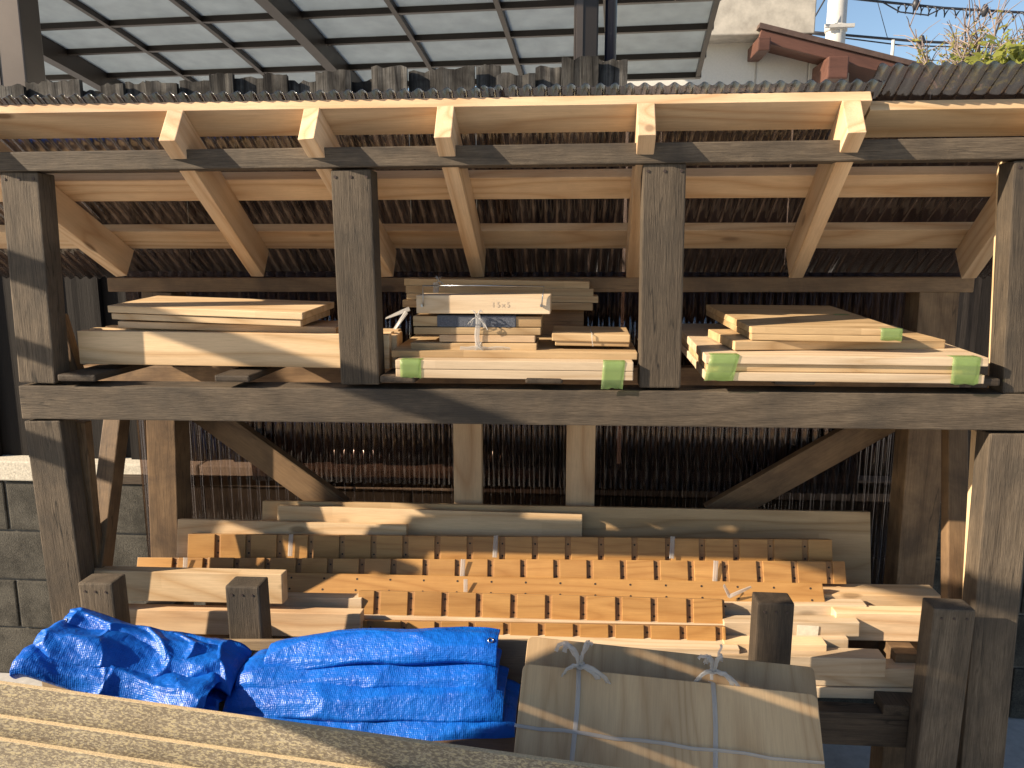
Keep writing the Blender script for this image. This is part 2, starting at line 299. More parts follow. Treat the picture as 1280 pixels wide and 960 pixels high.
def ribbon(name, pts, wid, nrm, mat, parent, twist=0.0):
    """flat plastic string along pts (world), slightly curled, 0.6 mm thick"""
    vs, fs = [], []; nrm = Vector(nrm).normalized(); off = parent.location if parent else Vector()
    for i, p in enumerate(pts):
        p = Vector(p); d = (Vector(pts[min(i + 1, len(pts) - 1)]) - Vector(pts[max(i - 1, 0)])).normalized()
        s = d.cross(nrm).normalized(); s = Matrix.Rotation(twist * i / max(1, len(pts) - 1), 3, d) @ s; q = s.cross(d)
        for a, c in ((-1, .0002), (-.4, .0008), (.4, .0001), (1, .0006), (1, -.0002), (-1, -.0002)): vs.append(p - off + s * a * wid / 2 + q * c)
    for i in range(len(pts) - 1):
        for k in range(6): fs.append((i * 6 + k, i * 6 + (k + 1) % 6, i * 6 + 6 + (k + 1) % 6, i * 6 + 6 + k))
    return raw(name, vs, fs, mat, parent, True)
def bow(parent, c, size, nrm, right=(1, 0, 0), tails=True, seed=1):
    """tied plastic-string knot: two loops and two ragged tails"""
    rnd = random.Random(seed); c = Vector(c); r = Vector(right); u = Vector((0, 0, 1)); nn = Vector(nrm).normalized()
    for k, (a, b, f, wd) in enumerate(((-.55, 1.1, .6, .26), (.3, 1.15, .8, .2), (1.0, -.55, .5, .24), (-.8, -.3, .45, .16))):
        for st_ in range(3):
            pts = []; ja, jb, jf = rnd.uniform(-.22, .22), rnd.uniform(-.2, .2), rnd.uniform(-.2, .3); ln = rnd.uniform(.65, 1.05)
            for i in range(8):
                t = i / 7; pts.append(c + (r * (a + ja * t) + u * (b + jb * t - .55 * t * t)) * size * t * ln + nn * size * (f + jf) * math.sin(t * math.pi) * .5 + Vector((rnd.uniform(-1, 1), 0, rnd.uniform(-1, 1))) * size * .03)
            ribbon('string_tail', pts, size * wd * rnd.uniform(.3, .62), nn, 'string', parent, rnd.uniform(-2.2, 2.2))
    kn = []
    for i in range(9):
        t = i / 8 * 2 * math.pi; kn.append(c + r * math.cos(t) * size * .07 + u * math.sin(t) * size * .07 + nn * .004)
    ribbon('string_knot', kn, size * .12, nn, 'string', parent)

# ------------------------------------------------------------------ the setting
def rect(name, x0, x1, y0, y1, z, mat):
    return tag(raw(name, [(x0, y0, z), (x1, y0, z), (x1, y1, z), (x0, y1, z)], [(0, 1, 2, 3)], mat), kind='structure')
rect('ground', -60, 60, -40, 90, 0.0, 'ground')

# concrete block wall behind the rack
WY, WT = 0.95, 0.13
wall = empty('block_wall', (0, WY, 0), 'grey concrete block wall with pale cap stones behind the lumber rack', 'wall')
core = obj('mortar_core', boxmesh(6.4, 0.010, WT - 0.010, 0.0, 0.82, 0), 'mortar', wall); place(core, Vector((-3.2, WY, 0)), Vector((1, 0, 0)), Vector((0, 1, 0)), wall)
bme = boxmesh(0.392, 0, WT, 0, 0.196, 0.006); capme = boxmesh(0.594, -0.012, WT + 0.012, 0, 0.078, 0.006)
bme.materials.append(M['block']); capme.materials.append(M['cap'])
for r in range(4):
    for i in range(17):
        o = bpy.data.objects.new('block', bme); col.objects.link(o); o.parent = wall
        o.location = (-3.2 + i * 0.402 - (0.2 if r % 2 else 0), random.uniform(-.0015, .0015), 0.004 + r * 0.205)
for i in range(11):
    o = bpy.data.objects.new('cap_stone', capme); col.objects.link(o); o.parent = wall; o.location = (-3.2 + i * 0.6, 0, 0.824)
CAPZ = 0.902

# charred board fence on the wall, tall at the left, low at the right
def fence_board(parent, x, y, z0, z1, wd, mat, th=0.016):
    """one board with a ragged weathered top"""
    n = 7; vs, fs = [], []; tops = [z1 + random.uniform(-.009, .006) for _ in range(n)]
    skew = random.uniform(-.006, .006); th += random.uniform(-.003, .005)
    for i in range(n):
        xx = -wd / 2 + wd * i / (n - 1); dy = random.uniform(-.002, .002)
        vs += [(xx, dy, 0), (xx + skew, dy, tops[i] - z0), (xx + skew, dy + th, tops[i] - z0 + random.uniform(-.004, .003)), (xx, dy + th, 0)]
    for i in range(n - 1):
        a, b = i * 4, i * 4 + 4
        for k in range(4): fs.append((a + k, b + k, b + (k + 1) % 4, a + (k + 1) % 4))
    fs += [(3, 2, 1, 0), tuple((n - 1) * 4 + k for k in range(4))]
    # local X must run along the grain (upwards): store verts as (z, y, -x)
    vs = [(c, b, -a) for a, b, c in vs]
    o = raw('board', vs, [f[::-1] for f in fs], mat, None); o.parent = parent
    o.matrix_local = Matrix.Translation(Vector((x, y, z0)) - parent.location) @ Matrix.Rotation(D2R(-90), 4, 'Y')
    return o
fx1 = S(786, 100, 1.01).x
fence = empty('board_fence', (0, 1.0, CAPZ), 'tall fence of charred weathered boards with uneven tops above the rack roof', 'fence')
x = -3.0; k = 0
while x < fx1 - 0.03:
    wd = random.choice((.085, .10, .115, .125, .135)); v = 97 + (fx1 - x) / 3.6 * 15
    zt = S(400, 99, 1.0).z + random.uniform(-.009, .012) - (0.03 if random.random() < .12 else 0) + .018 + (x + 1.2) * 0.022
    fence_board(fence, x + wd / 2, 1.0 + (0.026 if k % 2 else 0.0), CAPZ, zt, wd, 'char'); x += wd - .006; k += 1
for z in (1.2, 2.0):
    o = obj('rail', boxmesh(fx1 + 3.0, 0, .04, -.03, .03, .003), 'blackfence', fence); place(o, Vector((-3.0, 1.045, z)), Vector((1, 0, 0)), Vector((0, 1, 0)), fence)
fence2 = empty('board_fence', (1.8, 1.0, CAPZ), 'black stained board fence behind the right half of the rack', 'fence')
x = fx1 + .004
while x < 3.2:
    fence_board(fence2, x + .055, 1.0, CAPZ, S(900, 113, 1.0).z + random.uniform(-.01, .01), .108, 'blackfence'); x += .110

# ------------------------------------------------------------------ carport with curved roof beyond the fence
YF = 3.03; corner = S(872, 93, YF); CR = D2R(-3.7)
car = empty('carport', (corner.x, YF, 0), 'bronze aluminium carport with arched roof of frosted panes beyond the fence', 'carport', rz=CR)
def cz(d): return corner.z + 0.19 * d - 0.030 * d * d
def carbar(name, p, q, wy, wz, mat='alu', parent=car):
    p, q = Vector(p), Vector(q); o = obj(name, boxmesh((q - p).length, -wy / 2, wy / 2, 0, wz, .003), mat, parent)
    ex = (q - p).normalized(); ey = Vector((0, 0, 1)).cross(ex).normalized(); ez = ex.cross(ey)
    mt = Matrix((ex, ey, ez)).transposed().to_4x4(); mt.translation = p; o.matrix_local = mt; return o
rows = [0, .27, .61, .93, 1.3, 1.7, 2.1]; NB = 10; SP = .512
for i in range(NB + 1):
    thick = i in (4, 7, 10)
    n = 13; dmax = rows[-1]; vs, fs = [], []; wdt = .062 if thick else .026; dep = .10 if thick else .024
    for k in range(n):
        d = dmax * k / (n - 1)
        for a, b in ((-1, 0), (1, 0), (1, 1), (-1, 1)): vs.append((-SP * i + a * wdt / 2, -d, cz(d) - (dep if b == 0 else -.012) - (.0 if not thick else .0)))
    for k in range(n - 1):
        for j in range(4): fs.append((k * 4 + j, k * 4 + (j + 1) % 4, k * 4 + 4 + (j + 1) % 4, k * 4 + 4 + j))
    fs += [(3, 2, 1, 0), tuple((n - 1) * 4 + j for j in range(4))]
    raw('arched_rib' if thick else 'glazing_bar', vs, fs, 'alu', car)
for d in rows: carbar('cross_bar', (-SP * NB, -d, cz(d) - .022), (.02, -d, cz(d) - .022), .034 if d else .05, .034)
for i in range(NB):
    for r in range(len(rows) - 1):
        n = 4; vs, fs = [], []
        for k in range(n + 1):
            d = rows[r] + .018 + (rows[r + 1] - rows[r] - .036) * k / n
            for X in (-SP * i - .012, -SP * (i + 1) + .012):
                for dz in (0.004, .007): vs.append((X, -d, cz(d) + dz))
        for k in range(n):
            a = k * 4
            fs += [(a, a + 2, a + 6, a + 4), (a + 1, a + 5, a + 7, a + 3), (a, a + 4, a + 5, a + 1), (a + 2, a + 3, a + 7, a + 6)]
        fs += [(0, 1, 3, 2), (n * 4, n * 4 + 2, n * 4 + 3, n * 4 + 1)]
        raw('roof_pane', vs, fs, 'pane', car)
def carpost(u0, u1, Y, mat):
    a = S((u0 + u1) / 2, 60, Y); wdt = px(u1 - u0, Y)
    o = obj('post', boxmesh(3.05, -.06, .06, -wdt / 2, wdt / 2, .006), mat, car); place(o, Vector((a.x, Y, 0)), Vector((0, 0, 1)), Vector((0, 1, 0)), car)
    o2 = obj('post_cover', boxmesh(3.05, -.0632, -.0602, wdt * .12, wdt * .40, .001), 'alugrey', car); place(o2, Vector((a.x, Y, 0)), Vector((0, 0, 1)), Vector((0, 1, 0)), car)
carpost(-10, 43, 1.32, 'alugrey'); carpost(718, 746, 1.32, 'alu')
vs_, fs_ = tube([(0, 0, 0), (0, 0, 2.95), (0, -.02, 3.0)], .022, 14); p_ = S(763, 60, 1.3)
pipe = raw('downpipe', [Vector(v) + Vector((p_.x, 1.3, 0)) for v in vs_], fs_, 'navy', None, True)
tag(pipe, 'slim dark navy downpipe beside the carport post', 'pipe')

# ------------------------------------------------------------------ neighbouring house, pole, cables, shrub
HY = 5.2
hx0, hx1 = S(770, 80, HY).x, S(1200, 80, HY).x
house = empty('stucco_house', ((hx0 + hx1) / 2, HY, 0), 'cream stucco house with concrete parapet and red brown verge at top right', 'house')
def hbox(name, x0, x1, y0, y1, z0, z1, mat, parent=house, bev=.01):
    o = obj(name, boxmesh(x1 - x0, y0 - y0, y1 - y0, z0, z1, bev), mat, parent); place(o, Vector((x0, y0, 0)), Vector((1, 0, 0)), Vector((0, 1, 0)), parent); return o
ptop, pbot = S(950, 2, HY - .25), S(950, 43, HY - .25)
hbox('wall', hx0, S(1010, 90, HY).x, HY, HY + 3, 0, S(950, 20, HY).z, 'stucco')
hbox('wall', S(1010, 90, HY).x + .002, S(1062, 90, HY).x, HY, HY + 3, 0, S(1040, 72, HY).z, 'stucco')
hbox('wall', S(1062, 90, HY).x + .003, hx1 + 1, HY + .5, HY + 3, 0, S(1100, 98, HY).z, 'stucco')
hbox('parapet', hx0, S(1020, 20, HY - .25).x, HY - .25, HY + 3.2, pbot.z, ptop.z + .05, 'parapet')
jl = S(944, 80, HY).x; hbox('wall_joint', jl, jl + .012, HY - .004, HY - .001, .5, pbot.z, 'parapet', bev=0)
ra, rb_ = S(950, 44, HY - .32), S(1170, 99, HY - .32)
o = stick('verge_board', ra, rb_, .05, px(13, HY - .3), 'redwood', house)
sl = (rb_ - ra).normalized(); un = Vector((-sl.z, 0, sl.x))
up_ = un * (px(6.5, HY - .3) + .022)
o = stick('roof', ra + up_ - sl * .03 + Vector((0, -.02, 0)), rb_ + up_ + sl * .2 + Vector((0, -.02, 0)), 3.0, .04, 'rooftile', house)
o = stick('roof_lining', ra - un * .0 + Vector((0, .06, 0)) + sl * .1, rb_ + Vector((0, .06, 0)), 2.8, .04, 'redwood', house)
def beam_end(u0, u1, v0, v1, y0, y1, mat='redwood'):
    a, b = S(u0, v0, y0), S(u1, v1, y0); hbox('purlin_end', a.x, b.x, y0, y1, b.z, a.z, mat)
beam_end(948, 963, 46, 63, HY - .40, HY - .02); beam_end(1036, 1060, 70, 98, HY - .42, HY + .4)
PY = 13.0
pp = S(1046, 20, PY); vs_, fs_ = tube([(0, 0, 0), (0, 0, 9)], [.19, .15], 20)
pole = empty('utility_pole', (pp.x, PY, 0), 'round concrete utility pole behind the stucco house', 'pole')
raw('shaft', vs_, fs_, 'pole', pole, True)
zc = S(1046, 36, PY).z; vs_, fs_ = tube([(0, 0, zc - .05), (0, 0, zc + .05)], .19, 20); cband = raw('clamp_band', vs_, fs_, 'pole', pole, True)
o = obj('clamp_bolt', boxmesh(.5, -.03, .03, zc - .03, zc + .03, .005), 'pole', cband); o.location = (-.25, -.19, 0)
def cable(pts, r, Y, label, sag=0.0, curl=None):
    P = [S(u, v, Y) for u, v in pts]; path = []
    for i in range(len(P) - 1):
        for k in range(8): path.append(P[i].lerp(P[i + 1], k / 8))
    path.append(P[-1]); b0 = path[0].copy()
    vs, fs = tube([p - b0 for p in path], r, 6)
    o = raw('cable', vs, fs, 'wire', None, True); o.location = b0; tag(o, label, 'cable', 'overhead cables')
    if curl:
        hp = []; rr = .075; L = (path[-1] - path[0]).length; N = int(L / .16) * 10
        i0 = int(N * curl)
        for i in range(i0, N):
            t = i / N * (len(path) - 1); k = int(t); c = path[k].lerp(path[k + 1], t - k) - b0 - Vector((0, 0, rr)); a = i / 10 * 2 * math.pi
            hp.append(c + Vector((0, math.cos(a) * rr, math.sin(a) * rr)))
        vs, fs = tube(hp, .012, 4); raw('spiral_hanger', vs, fs, 'wire', o, True)
    return o
cable([(1010, -8), (1100, 2), (1180, 10), (1300, 17)], .022, PY + .3, 'topmost overhead cable with a spiral hanger at top right', curl=.42)
cable([(1100, 1), (1125, 15), (1160, 19), (1178, 10)], .012, PY + .2, 'thin black cable looping down below the topmost cable')
cable([(1012, 40), (1150, 52), (1300, 58)], .022, PY + .2, 'lower of the two thick overhead cables, just above the shrub')
cable([(1012, 42), (1130, 57), (1300, 61)], .012, PY + .35, 'thin lowest overhead cable running just under the lower thick one')
cable([(1095, -5), (1110, 50)], .006, PY + .5, 'faint stay wire dropping steeply to the television aerial')
cable([(1018, 22), (1034, -6)], .014, PY - .3, 'short cable dropping left of the utility pole')
o = S(1116, 60, 9.0); aer = raw('aerial_mast', *tube([(0, 0, 0), (0, 0, S(1116, 50, 9).z)], .02, 6), 'pole', None); aer.location = (o.x, 9.0, 0)
tag(aer, 'thin grey aerial mast under the overhead cables', 'aerial')
ins = [(1145, 5), (1231, 13), (1152, 52)]
for i, (u, v) in enumerate(ins):
    p = S(u, v, PY + .25); vs, fs = tube([(0, 0, -.1), (0, 0, .0), (0, 0, .1)], [.04, .07, .03], 8)
    o = raw('cable_clip', vs, fs, 'wire', None, True); o.location = p
    tag(o, ['black cable clip above the pole side of the topmost cable', 'black cable clip near the right end of the topmost cable', 'black cable clip on the lower thick cable'][i], 'clip', 'cable clips')

def shrub(name, base, top, spread, nb, nl, lsz, leafmat, label, seed, twiggy=True, crown=.62):
    rnd = random.Random(seed); e = empty(name, base, label, 'shrub'); V, F = [], []; LV, LF = [], []
    H = top
    hb = H - crown; vs, fs = tube([Vector((0, 0, 0)), Vector((.02, 0, hb * .5)), Vector((0, 0, hb + .05))], [.03, .024, .018], 8); V += vs; F += fs
    for b in range(nb):
        a = rnd.uniform(0, 2 * math.pi); sp = rnd.uniform(.15, 1) * spread; h = crown * rnd.uniform(.5, 1.0)
        path = []; n = 8
        for i in range(n + 1):
            t = i / n; path.append(Vector((math.cos(a) * sp * t ** .8 + rnd.uniform(-.015, .015), math.sin(a) * sp * t ** .8 * .7 + rnd.uniform(-.015, .015), hb + h * t)))
        vs, fs = tube(path, [.012 * (1 - t / (n + 1)) + .002 for t in range(n + 1)], 5); o0 = len(V); V += vs; F += [tuple(q + o0 for q in f) for f in fs]
        for k in range(18):
            i = rnd.randint(2, n); p = path[i]; d = Vector((rnd.uniform(-1, 1), rnd.uniform(-1, 1), rnd.uniform(.2, 1.1))).normalized() * rnd.uniform(.08, .22)
            q = p + d
            if twiggy:
                vs, fs = tube([p, p + d * .5 + Vector((0, 0, .01)), q], [.0035, .0025, .0015], 4); o0 = len(V); V += vs; F += [tuple(w_ + o0 for w_ in f) for f in fs]
            for j in range(nl):
                c = p.lerp(q, rnd.random()); 
                if twiggy and c.z > hb + crown * rnd.uniform(.35, .95): continue
                r = Vector((rnd.gauss(0, 1), rnd.gauss(0, 1), rnd.gauss(0, .6))).normalized(); s = r.orthogonal().normalized(); z = lsz * rnd.uniform(.6, 1.2)
                o0 = len(LV); LV += [c, c + r * z * .5 + s * z * .28, c + r * z, c + r * z * .5 - s * z * .28 + Vector((0, 0, z * .1))]; LF.append((o0, o0 + 1, o0 + 2, o0 + 3))
    raw('branches', V, F, 'twig', e); raw('leaves', LV, LF, leafmat, e)
    return e
b1 = S(1215, 120, 3.0); shrub('bare_shrub', (b1.x, 3.0, 0), S(1215, 18, 3.0).z, .40, 26, 9, .032, 'leaf', 'sparse twiggy shrub with reddish twigs and few yellow leaves at top right', 3)
b2 = S(1285, 120, 2.4); shrub('leafy_shrub', (b2.x, 2.4, 0), S(1280, 66, 2.4).z, .26, 14, 8, .062, 'leaf2', 'broad leaved yellow green shrub at the right edge above the roof', 5, False, .42)

# ------------------------------------------------------------------ lumber rack
rack = empty('lumber_rack', (0, 0.15, 0), 'two level timber lumber rack with lean to roof of bronze corrugated sheet', 'rack')
DN = Vector((0, 1, 0)); UPV = Vector((0, 0, 1))
def rs(name, a, b, dy, dz, mat, ydir=(0, 1, 0), bev=.003): return stick(name, a, b, dy, dz, mat, rack, ydir, bev)
def ground_of(a, b):                       # extend a post line a->b down to the ground
    t = a.z / (a.z - b.z); return a.lerp(b, t)
# front shelf beam, upper beam and posts
rs('shelf_beam', S(25, 503, 0), S(1310, 516, 0), .085, px(45.5, 0), 'grey')
rs('top_beam', S(-60, 203, -.004), S(1340, 184, -.004), .06, px(24, 0), 'grey')
PW = .094
for (u0, v0), (u1, v1) in (((23, 215), (46, 479)), ((438, 212), (450, 481)), ((831, 204.5), (825, 485)), ((1297, 199), (1281, 491))):
    a, b = S(u0, v0, .002), S(u1, v1, .002); pst = rs('post', b, a, .062, PW, 'grey', bev=.004)
    for q in (-.55, 0, .55):
        c = a + (b - a).normalized() * .016 + Vector((q * PW * .7, -.0005, 0))
        nv, nf = tube([(0, .004, 0), (0, -.001, 0)], .0035, 8); no = raw('nail', nv, nf, 'nail', pst); no.matrix_local = pst.matrix_basis.inverted() @ Matrix.Translation(c - rack.location)
for (u0, v0), (u1, v1) in (((52, 526), (84, 760)), ((1267, 542), (1247, 757))):
    a, b = S(u0, v0, .003), S(u1, v1, .003); rs('post', ground_of(a, b), a, .062, PW if u0 < 600 else .1, 'grey', bev=.004)
# a second timber behind each outer front post
rs('post_doubler', S(92, 478, .09), S(67, 395, .09), .03, .04, 'brown'); rs('post_doubler', ground_of(S(92, 528, .08), S(108, 700, .08)), S(92, 528, .08), .03, .06, 'brown')
a, b = S(1238, 540, .09), S(1226, 740, .09); rs('post_doubler', ground_of(a, b), a, .04, .05, 'pale')
rs('post_doubler', S(1256, 488, .075), S(1270, 200, .075), .03, .05, 'pale')
# roof: rafters fall towards the back
tipY, rearY = -.055, .42
zt = S(700, 170, tipY).z; zr = S(700, 347, rearY).z
rd = Vector((0, rearY - tipY, zr - zt)).normalized(); rn = Vector((0, -rd.z, rd.y)); slope = rd
RD = .089                                   # rafter depth across the slope
rl = math.hypot(rearY - tipY, zt - zr)
rear_uv = [(152, 346), (322, 347), (484, 346), (597, 347), (791, 347), (995, 346), (1211, 347)]
tips = [(-70, 160), (208, 172), (382, 173), (553, 171), (809, 164), (1072, 160), (1345, 150)]
for (ur, vr), (ut, vt) in zip(rear_uv, tips):
    a = S(ut, vt, tipY); b = S(ur, vr, rearY); b.z = zr; a.z = zt
    o = obj('rafter', boxmesh((b - a).length, 0, RD, -.019, .019, .002), 'new', rack); place(o, a, b - a, rn, rack)
# purlins on the rafters, bottom faces in the top plane of the rafters
def on_top(s, lift=0.0): return Vector((0, tipY, zt)) + rn * (RD + lift) + slope * s
def s_for_v(v, u=640):
    best = None
    for i in range(0, 700):
        p = on_top(i / 1000); d = p - CAM; d.x = 0
        vv = 480 - FPX * ((Vector((0, p.y, p.z)) - CAM).dot(_up)) / ((Vector((0, p.y, p.z)) - CAM).dot(_fw))
        if best is None or abs(vv - v) < best[0]: best = (abs(vv - v), i / 1000)
    return best[1]
xL, xR = -2.02, 1.50
xs1 = S(1103, 120, tipY).x
PT = .026
def purlin(x0, x1, s, wd, z0=0.0, mat='new', th=PT):
    p = on_top(s, z0 + .001); o = obj('purlin', boxmesh(x1 - x0, 0, wd, 0, th, .0015), mat, rack)
    place(o, Vector((x0, p.y, p.z)), Vector((1, 0, 0)), slope, rack); return o
s2, s3 = s_for_v(222), s_for_v(289)
purlin(xL, xs1, .004, .086); purlin(xs1 + .004, xR + .2, .03, .086, -.002, 'pale')
for s in (s2, s3):
    xm = -.42 + (s - s2) * .1
    purlin(xL, xR, s, .086)
def corrugated(name, L, H, parent, org, ex, ey, pitch=.032, amp=.0056, th=.0011, mat='sheet', rows=4):
    """corrugated sheet: waves repeat along local x, ribs run along local y"""
    n = int(L / pitch * 8); vs, fs = [], []
    for side in (0, 1):
        for j in range(rows + 1):
            for i in range(n + 1):
                x_ = L * i / n; z_ = amp * math.sin(2 * math.pi * x_ / pitch) + side * th + .0015 * noise.noise(Vector((x_ * 3, j * 1.3, 0)))
                vs.append((x_, H * j / rows, z_))
    base = (rows + 1) * (n + 1)
    for j in range(rows):
        for i in range(n):
            a = j * (n + 1) + i; fs.append((a, a + n + 1, a + n + 2, a + 1)); a += base; fs.append((a, a + 1, a + n + 2, a + n + 1))
    for i in range(n):
        a = i; fs.append((a, a + 1, a + 1 + base, a + base)); a = rows * (n + 1) + i; fs.append((a, a + base, a + 1 + base, a + 1))
    o = raw(name, vs, fs, mat, parent, True); place(o, org, ex, ey, parent); return o
p = on_top(-.014, PT + .007); X1 = Vector((1, 0, 0))
corrugated('roof_sheet', 1.85, .79, rack, Vector((xL, p.y, p.z)), X1, slope)
p = on_top(-.014, PT + .0125); corrugated('roof_sheet', xs1 + .03 - (xL + 1.81), .79, rack, Vector((xL + 1.81, p.y, p.z)), X1, slope)
p = on_top(-.05, PT + .019); corrugated('roof_sheet', xR + .25 - xs1, .83, rack, Vector((xs1, p.y, p.z)), X1, slope)
# rear posts, rear beam and shelf beam
RB = .42
rs('rear_beam', S(134, 356, RB), S(1218, 356, RB), .05, px(18, RB), 'brown')
rs('rear_shelf_beam', S(100, 472, RB), S(1200, 476, RB), .05, .07, 'brown')
for (u0, v0), (u1, v1), wd in (((195, 365), (206, 700), .092), ((1175, 365), (1143, 740), .105), ((648, 365), (650, 420), .07)):
    a, b = S(u0, v0, RB + .003), S(u1, v1, RB + .003)
    rs('rear_post', ground_of(a, b) if v1 > 500 else b, a, .09, wd, 'brown')
# new uprights behind the lower level
for u0, u1 in ((584, 585), (726.5, 725)):
    a, b = S(u0, 528, .475), S(u1, 628, .475); b = a.lerp(b, 3.4); a = a + (a - b).normalized() * .25
    rs('upright', b, a, .035, px(37, .475), 'new')
rs('brace', S(240, 507, .515), S(425, 640, .515), .035, .085, 'brown'); rs('brace', S(1115, 522, .515), S(890, 648, .515), .035, .085, 'brown')
rs('side_brace', S(113, 735, .06), S(140, 520, .24), .05, .05, 'brown'); rs('side_brace', S(1198, 760, .12), S(1198, 530, .28), .04, .05, 'brown')
rs('side_post', S(1206, 780, .42), S(1212, 530, .42), .03, .03, 'dark')
# rear corrugated sheets
SY = .575
a = S(150, 339, SY); corrugated('rear_sheet', 2.55, a.z - S(600, 742, SY).z, rack, Vector((a.x, SY + .02, a.z)), X1, -UPV, rows=3, mat='rearsheet')
a = S(300, 339, SY); corrugated('rear_sheet', S(1080, 500, SY).x - a.x, a.z - S(600, 607, SY).z, rack, Vector((a.x, SY, a.z)), X1, -UPV, rows=3, mat='rearsheet')
rs('sheet_batten', S(150, 600, SY + .035), S(1120, 612, SY + .035), .02, .03, 'dark')
# shelf bearers running front to back
BT = .018
for u0, u1 in ((72, 128), (268, 318), (474, 522), (655, 705), (966, 1018), (1188, 1246)):
    c = S((u0 + u1) / 2, 481, .0); zb = S((u0 + u1) / 2, 481 + (u0 / 1280) * 7, 0).z
    rs('bearer', Vector((c.x, -.012, zb + BT * .62)), Vector((c.x, .48, zb + BT * .62)), BT * .95, px(u1 - u0, 0) * .95, 'dark', (0, 0, 1), .005)
# lower frame: stub posts, stretchers, bearers
SBY = -.10
for u0, u1, v, mt in ((91, 145, 729, 'grey'), (276, 328, 733, 'grey'), (945, 996, 754, 'dark'), (1166, 1222, 762, 'grey')):
    a = S((u0 + u1) / 2, v, SBY); wd = px(u1 - u0, SBY) * .93
    lean = {91: .02, 276: .012, 945: -.002, 1166: -.012}[u0]
    pst = rs('stub_post', Vector((a.x + lean, a.y, 0)), a, .06, wd, mt, bev=.005)
    for q in (-.3, 0, .3):
        nv, nf = tube([(0, .004, 0), (0, -.001, 0)], .003, 8); no = raw('nail', nv, nf, 'nail', pst); no.matrix_local = pst.matrix_basis.inverted() @ Matrix.Translation(a + Vector((q * wd, -.0005, -.022)) - rack.location)
zl = S(1090, 884, -.03).z
a = S(1010, 909, -.03); b = S(1152, 909, -.03); rs('lower_stretcher', Vector((-1.1, -.03, a.z)), Vector((b.x, -.03, a.z)), .045, px(48, -.03), 'dark')
rs('lower_stretcher', Vector((-1.1, .40, a.z)), Vector((1.1, .40, a.z)), .045, px(48, -.03), 'dark')
LZ = a.z + px(24, -.03)
for u in (120, 300, 640, 970, 1120):
    c = S(u, 890, 0); rs('lower_bearer', Vector((c.x, -.035, LZ + .001)), Vector((c.x, .45, LZ + .001)), .026, .09, 'dark', (0, 0, 1))
for xf, yf in ((-.95, .1), (S(1120, 945, .1).x, .1)):
    rs('foot_block', Vector((xf - .05, yf, .035)), Vector((xf + .05, yf, .035)), .08, .068, 'brown')
LS = LZ + .028                               # level of the lower shelf

# ------------------------------------------------------------------ upper shelf, left bay
zA = S(260, 416, .07)
grp = 'boards on edge in the left bay'
hA = px(44, .07)
for k in range(5):
    L_, R_ = S(96, 413.5, .07), S(486, 418.5, .07); off = Vector((0, k * .0315, 0)); dx = (0, .012, -.008, .006, -.004)[k]
    plank('edge_board', L_ + off + Vector((dx, 0, -.003 * (k % 2))), R_ + off + Vector((dx, 0, -.004 * (k % 2))), hA, .030, 0, 'pale', None,
          ['wide pale board on edge at the front of the left shelf bay', 'second pale board from the front of the row on edge, left bay', 'middle one of the five pale boards on edge, left bay', 'fourth pale board from the front of the row on edge, left bay', 'rearmost pale board of the row on edge, left bay'][k], 'board', grp)
plank('pine_plank', S(134, 382, .08), S(378, 391, .055), px(9, .08), .22, -3.5, 'pale', None, 'topmost sunlit pine plank of the small pile in the left bay', 'board', 'planks piled in the left bay')
plank('pine_plank', S(139, 391.5, .085), S(376, 400.5, .06), px(8, .08), .20, -3.5, 'pale', None, 'pine plank just under the topmost one in the left bay', 'board', 'planks piled in the left bay')
plank('pine_plank', S(147, 401.5, .09), S(420, 409, .10), px(9, .08), .17, 0, 'new', None, 'lowest and longest flat plank of the pile in the left bay', 'board', 'planks piled in the left bay')

# ------------------------------------------------------------------ upper shelf, middle bay
def tape(parent, A, ex, fh, wd, top, mat='tape', slant=0.0):
    """masking tape folded over a front edge: front strip and top strip, proud by under 1 mm"""
    ex = ex.normalized(); n = 6; rnd = random.Random(int(A.x * 1000)); V, F = [], []
    prof = [(-.0008 - .0, -fh), (-.0012, -fh * .6), (-.0009, -fh * .3), (-.001, .0012), (.006, .0012), (top * .5, .0014), (top, .001)]
    for i in range(n + 1):
        for j, (y_, z_) in enumerate(prof):
            q = ex * (wd * i / n + slant * (z_ / fh) * (z_ < 0)) + Vector((0, y_ - abs(rnd.gauss(0, .0006)) * (j < 4), z_ + (rnd.uniform(-.003, .001) if j == 0 else 0)))
            V.append(A + q - parent.location)
    m_ = len(prof)
    for i in range(n):
        for j in range(m_ - 1): F.append((i * m_ + j, (i + 1) * m_ + j, (i + 1) * m_ + j + 1, i * m_ + j + 1))
    o = raw('tape', V, F, mat, parent, True); sm = o.modifiers.new('solid', 'SOLIDIFY'); sm.thickness = .0005; return o
# two taped panels at the bottom
A_, B_ = S(494, 450, -.012), S(792, 453, -.012); th = px(11.3, 0)
mp_ = empty('panel_pair', A_.lerp(B_, .5) - Vector((0, 0, th * 2)), 'pair of laminated panels with green tape at both ends, bottom of the middle bay', 'panels')
for k in range(2): plank('panel', A_ - Vector((0, 0, th * 1.03 * k)) + Vector((0, .001 * k, 0)), B_ - Vector((0, 0, th * 1.03 * k)), th, .44, 0, 'white', mp_)
tape(mp_, S(500, 450, -.012) + Vector((0, 0, 0)), B_ - A_, th * 1.95, px(27, 0), .03); tape(mp_, S(754, 452.5, -.012), B_ - A_, th * 2.9, px(27, 0), .03, slant=.004)
plank('cedar_sheet', S(489, 438, .035), S(797, 441, .035), px(9, .03), .40, -1.5, 'panel', None, 'single wide cedar panel lying on the taped pair in the middle bay', 'panel')
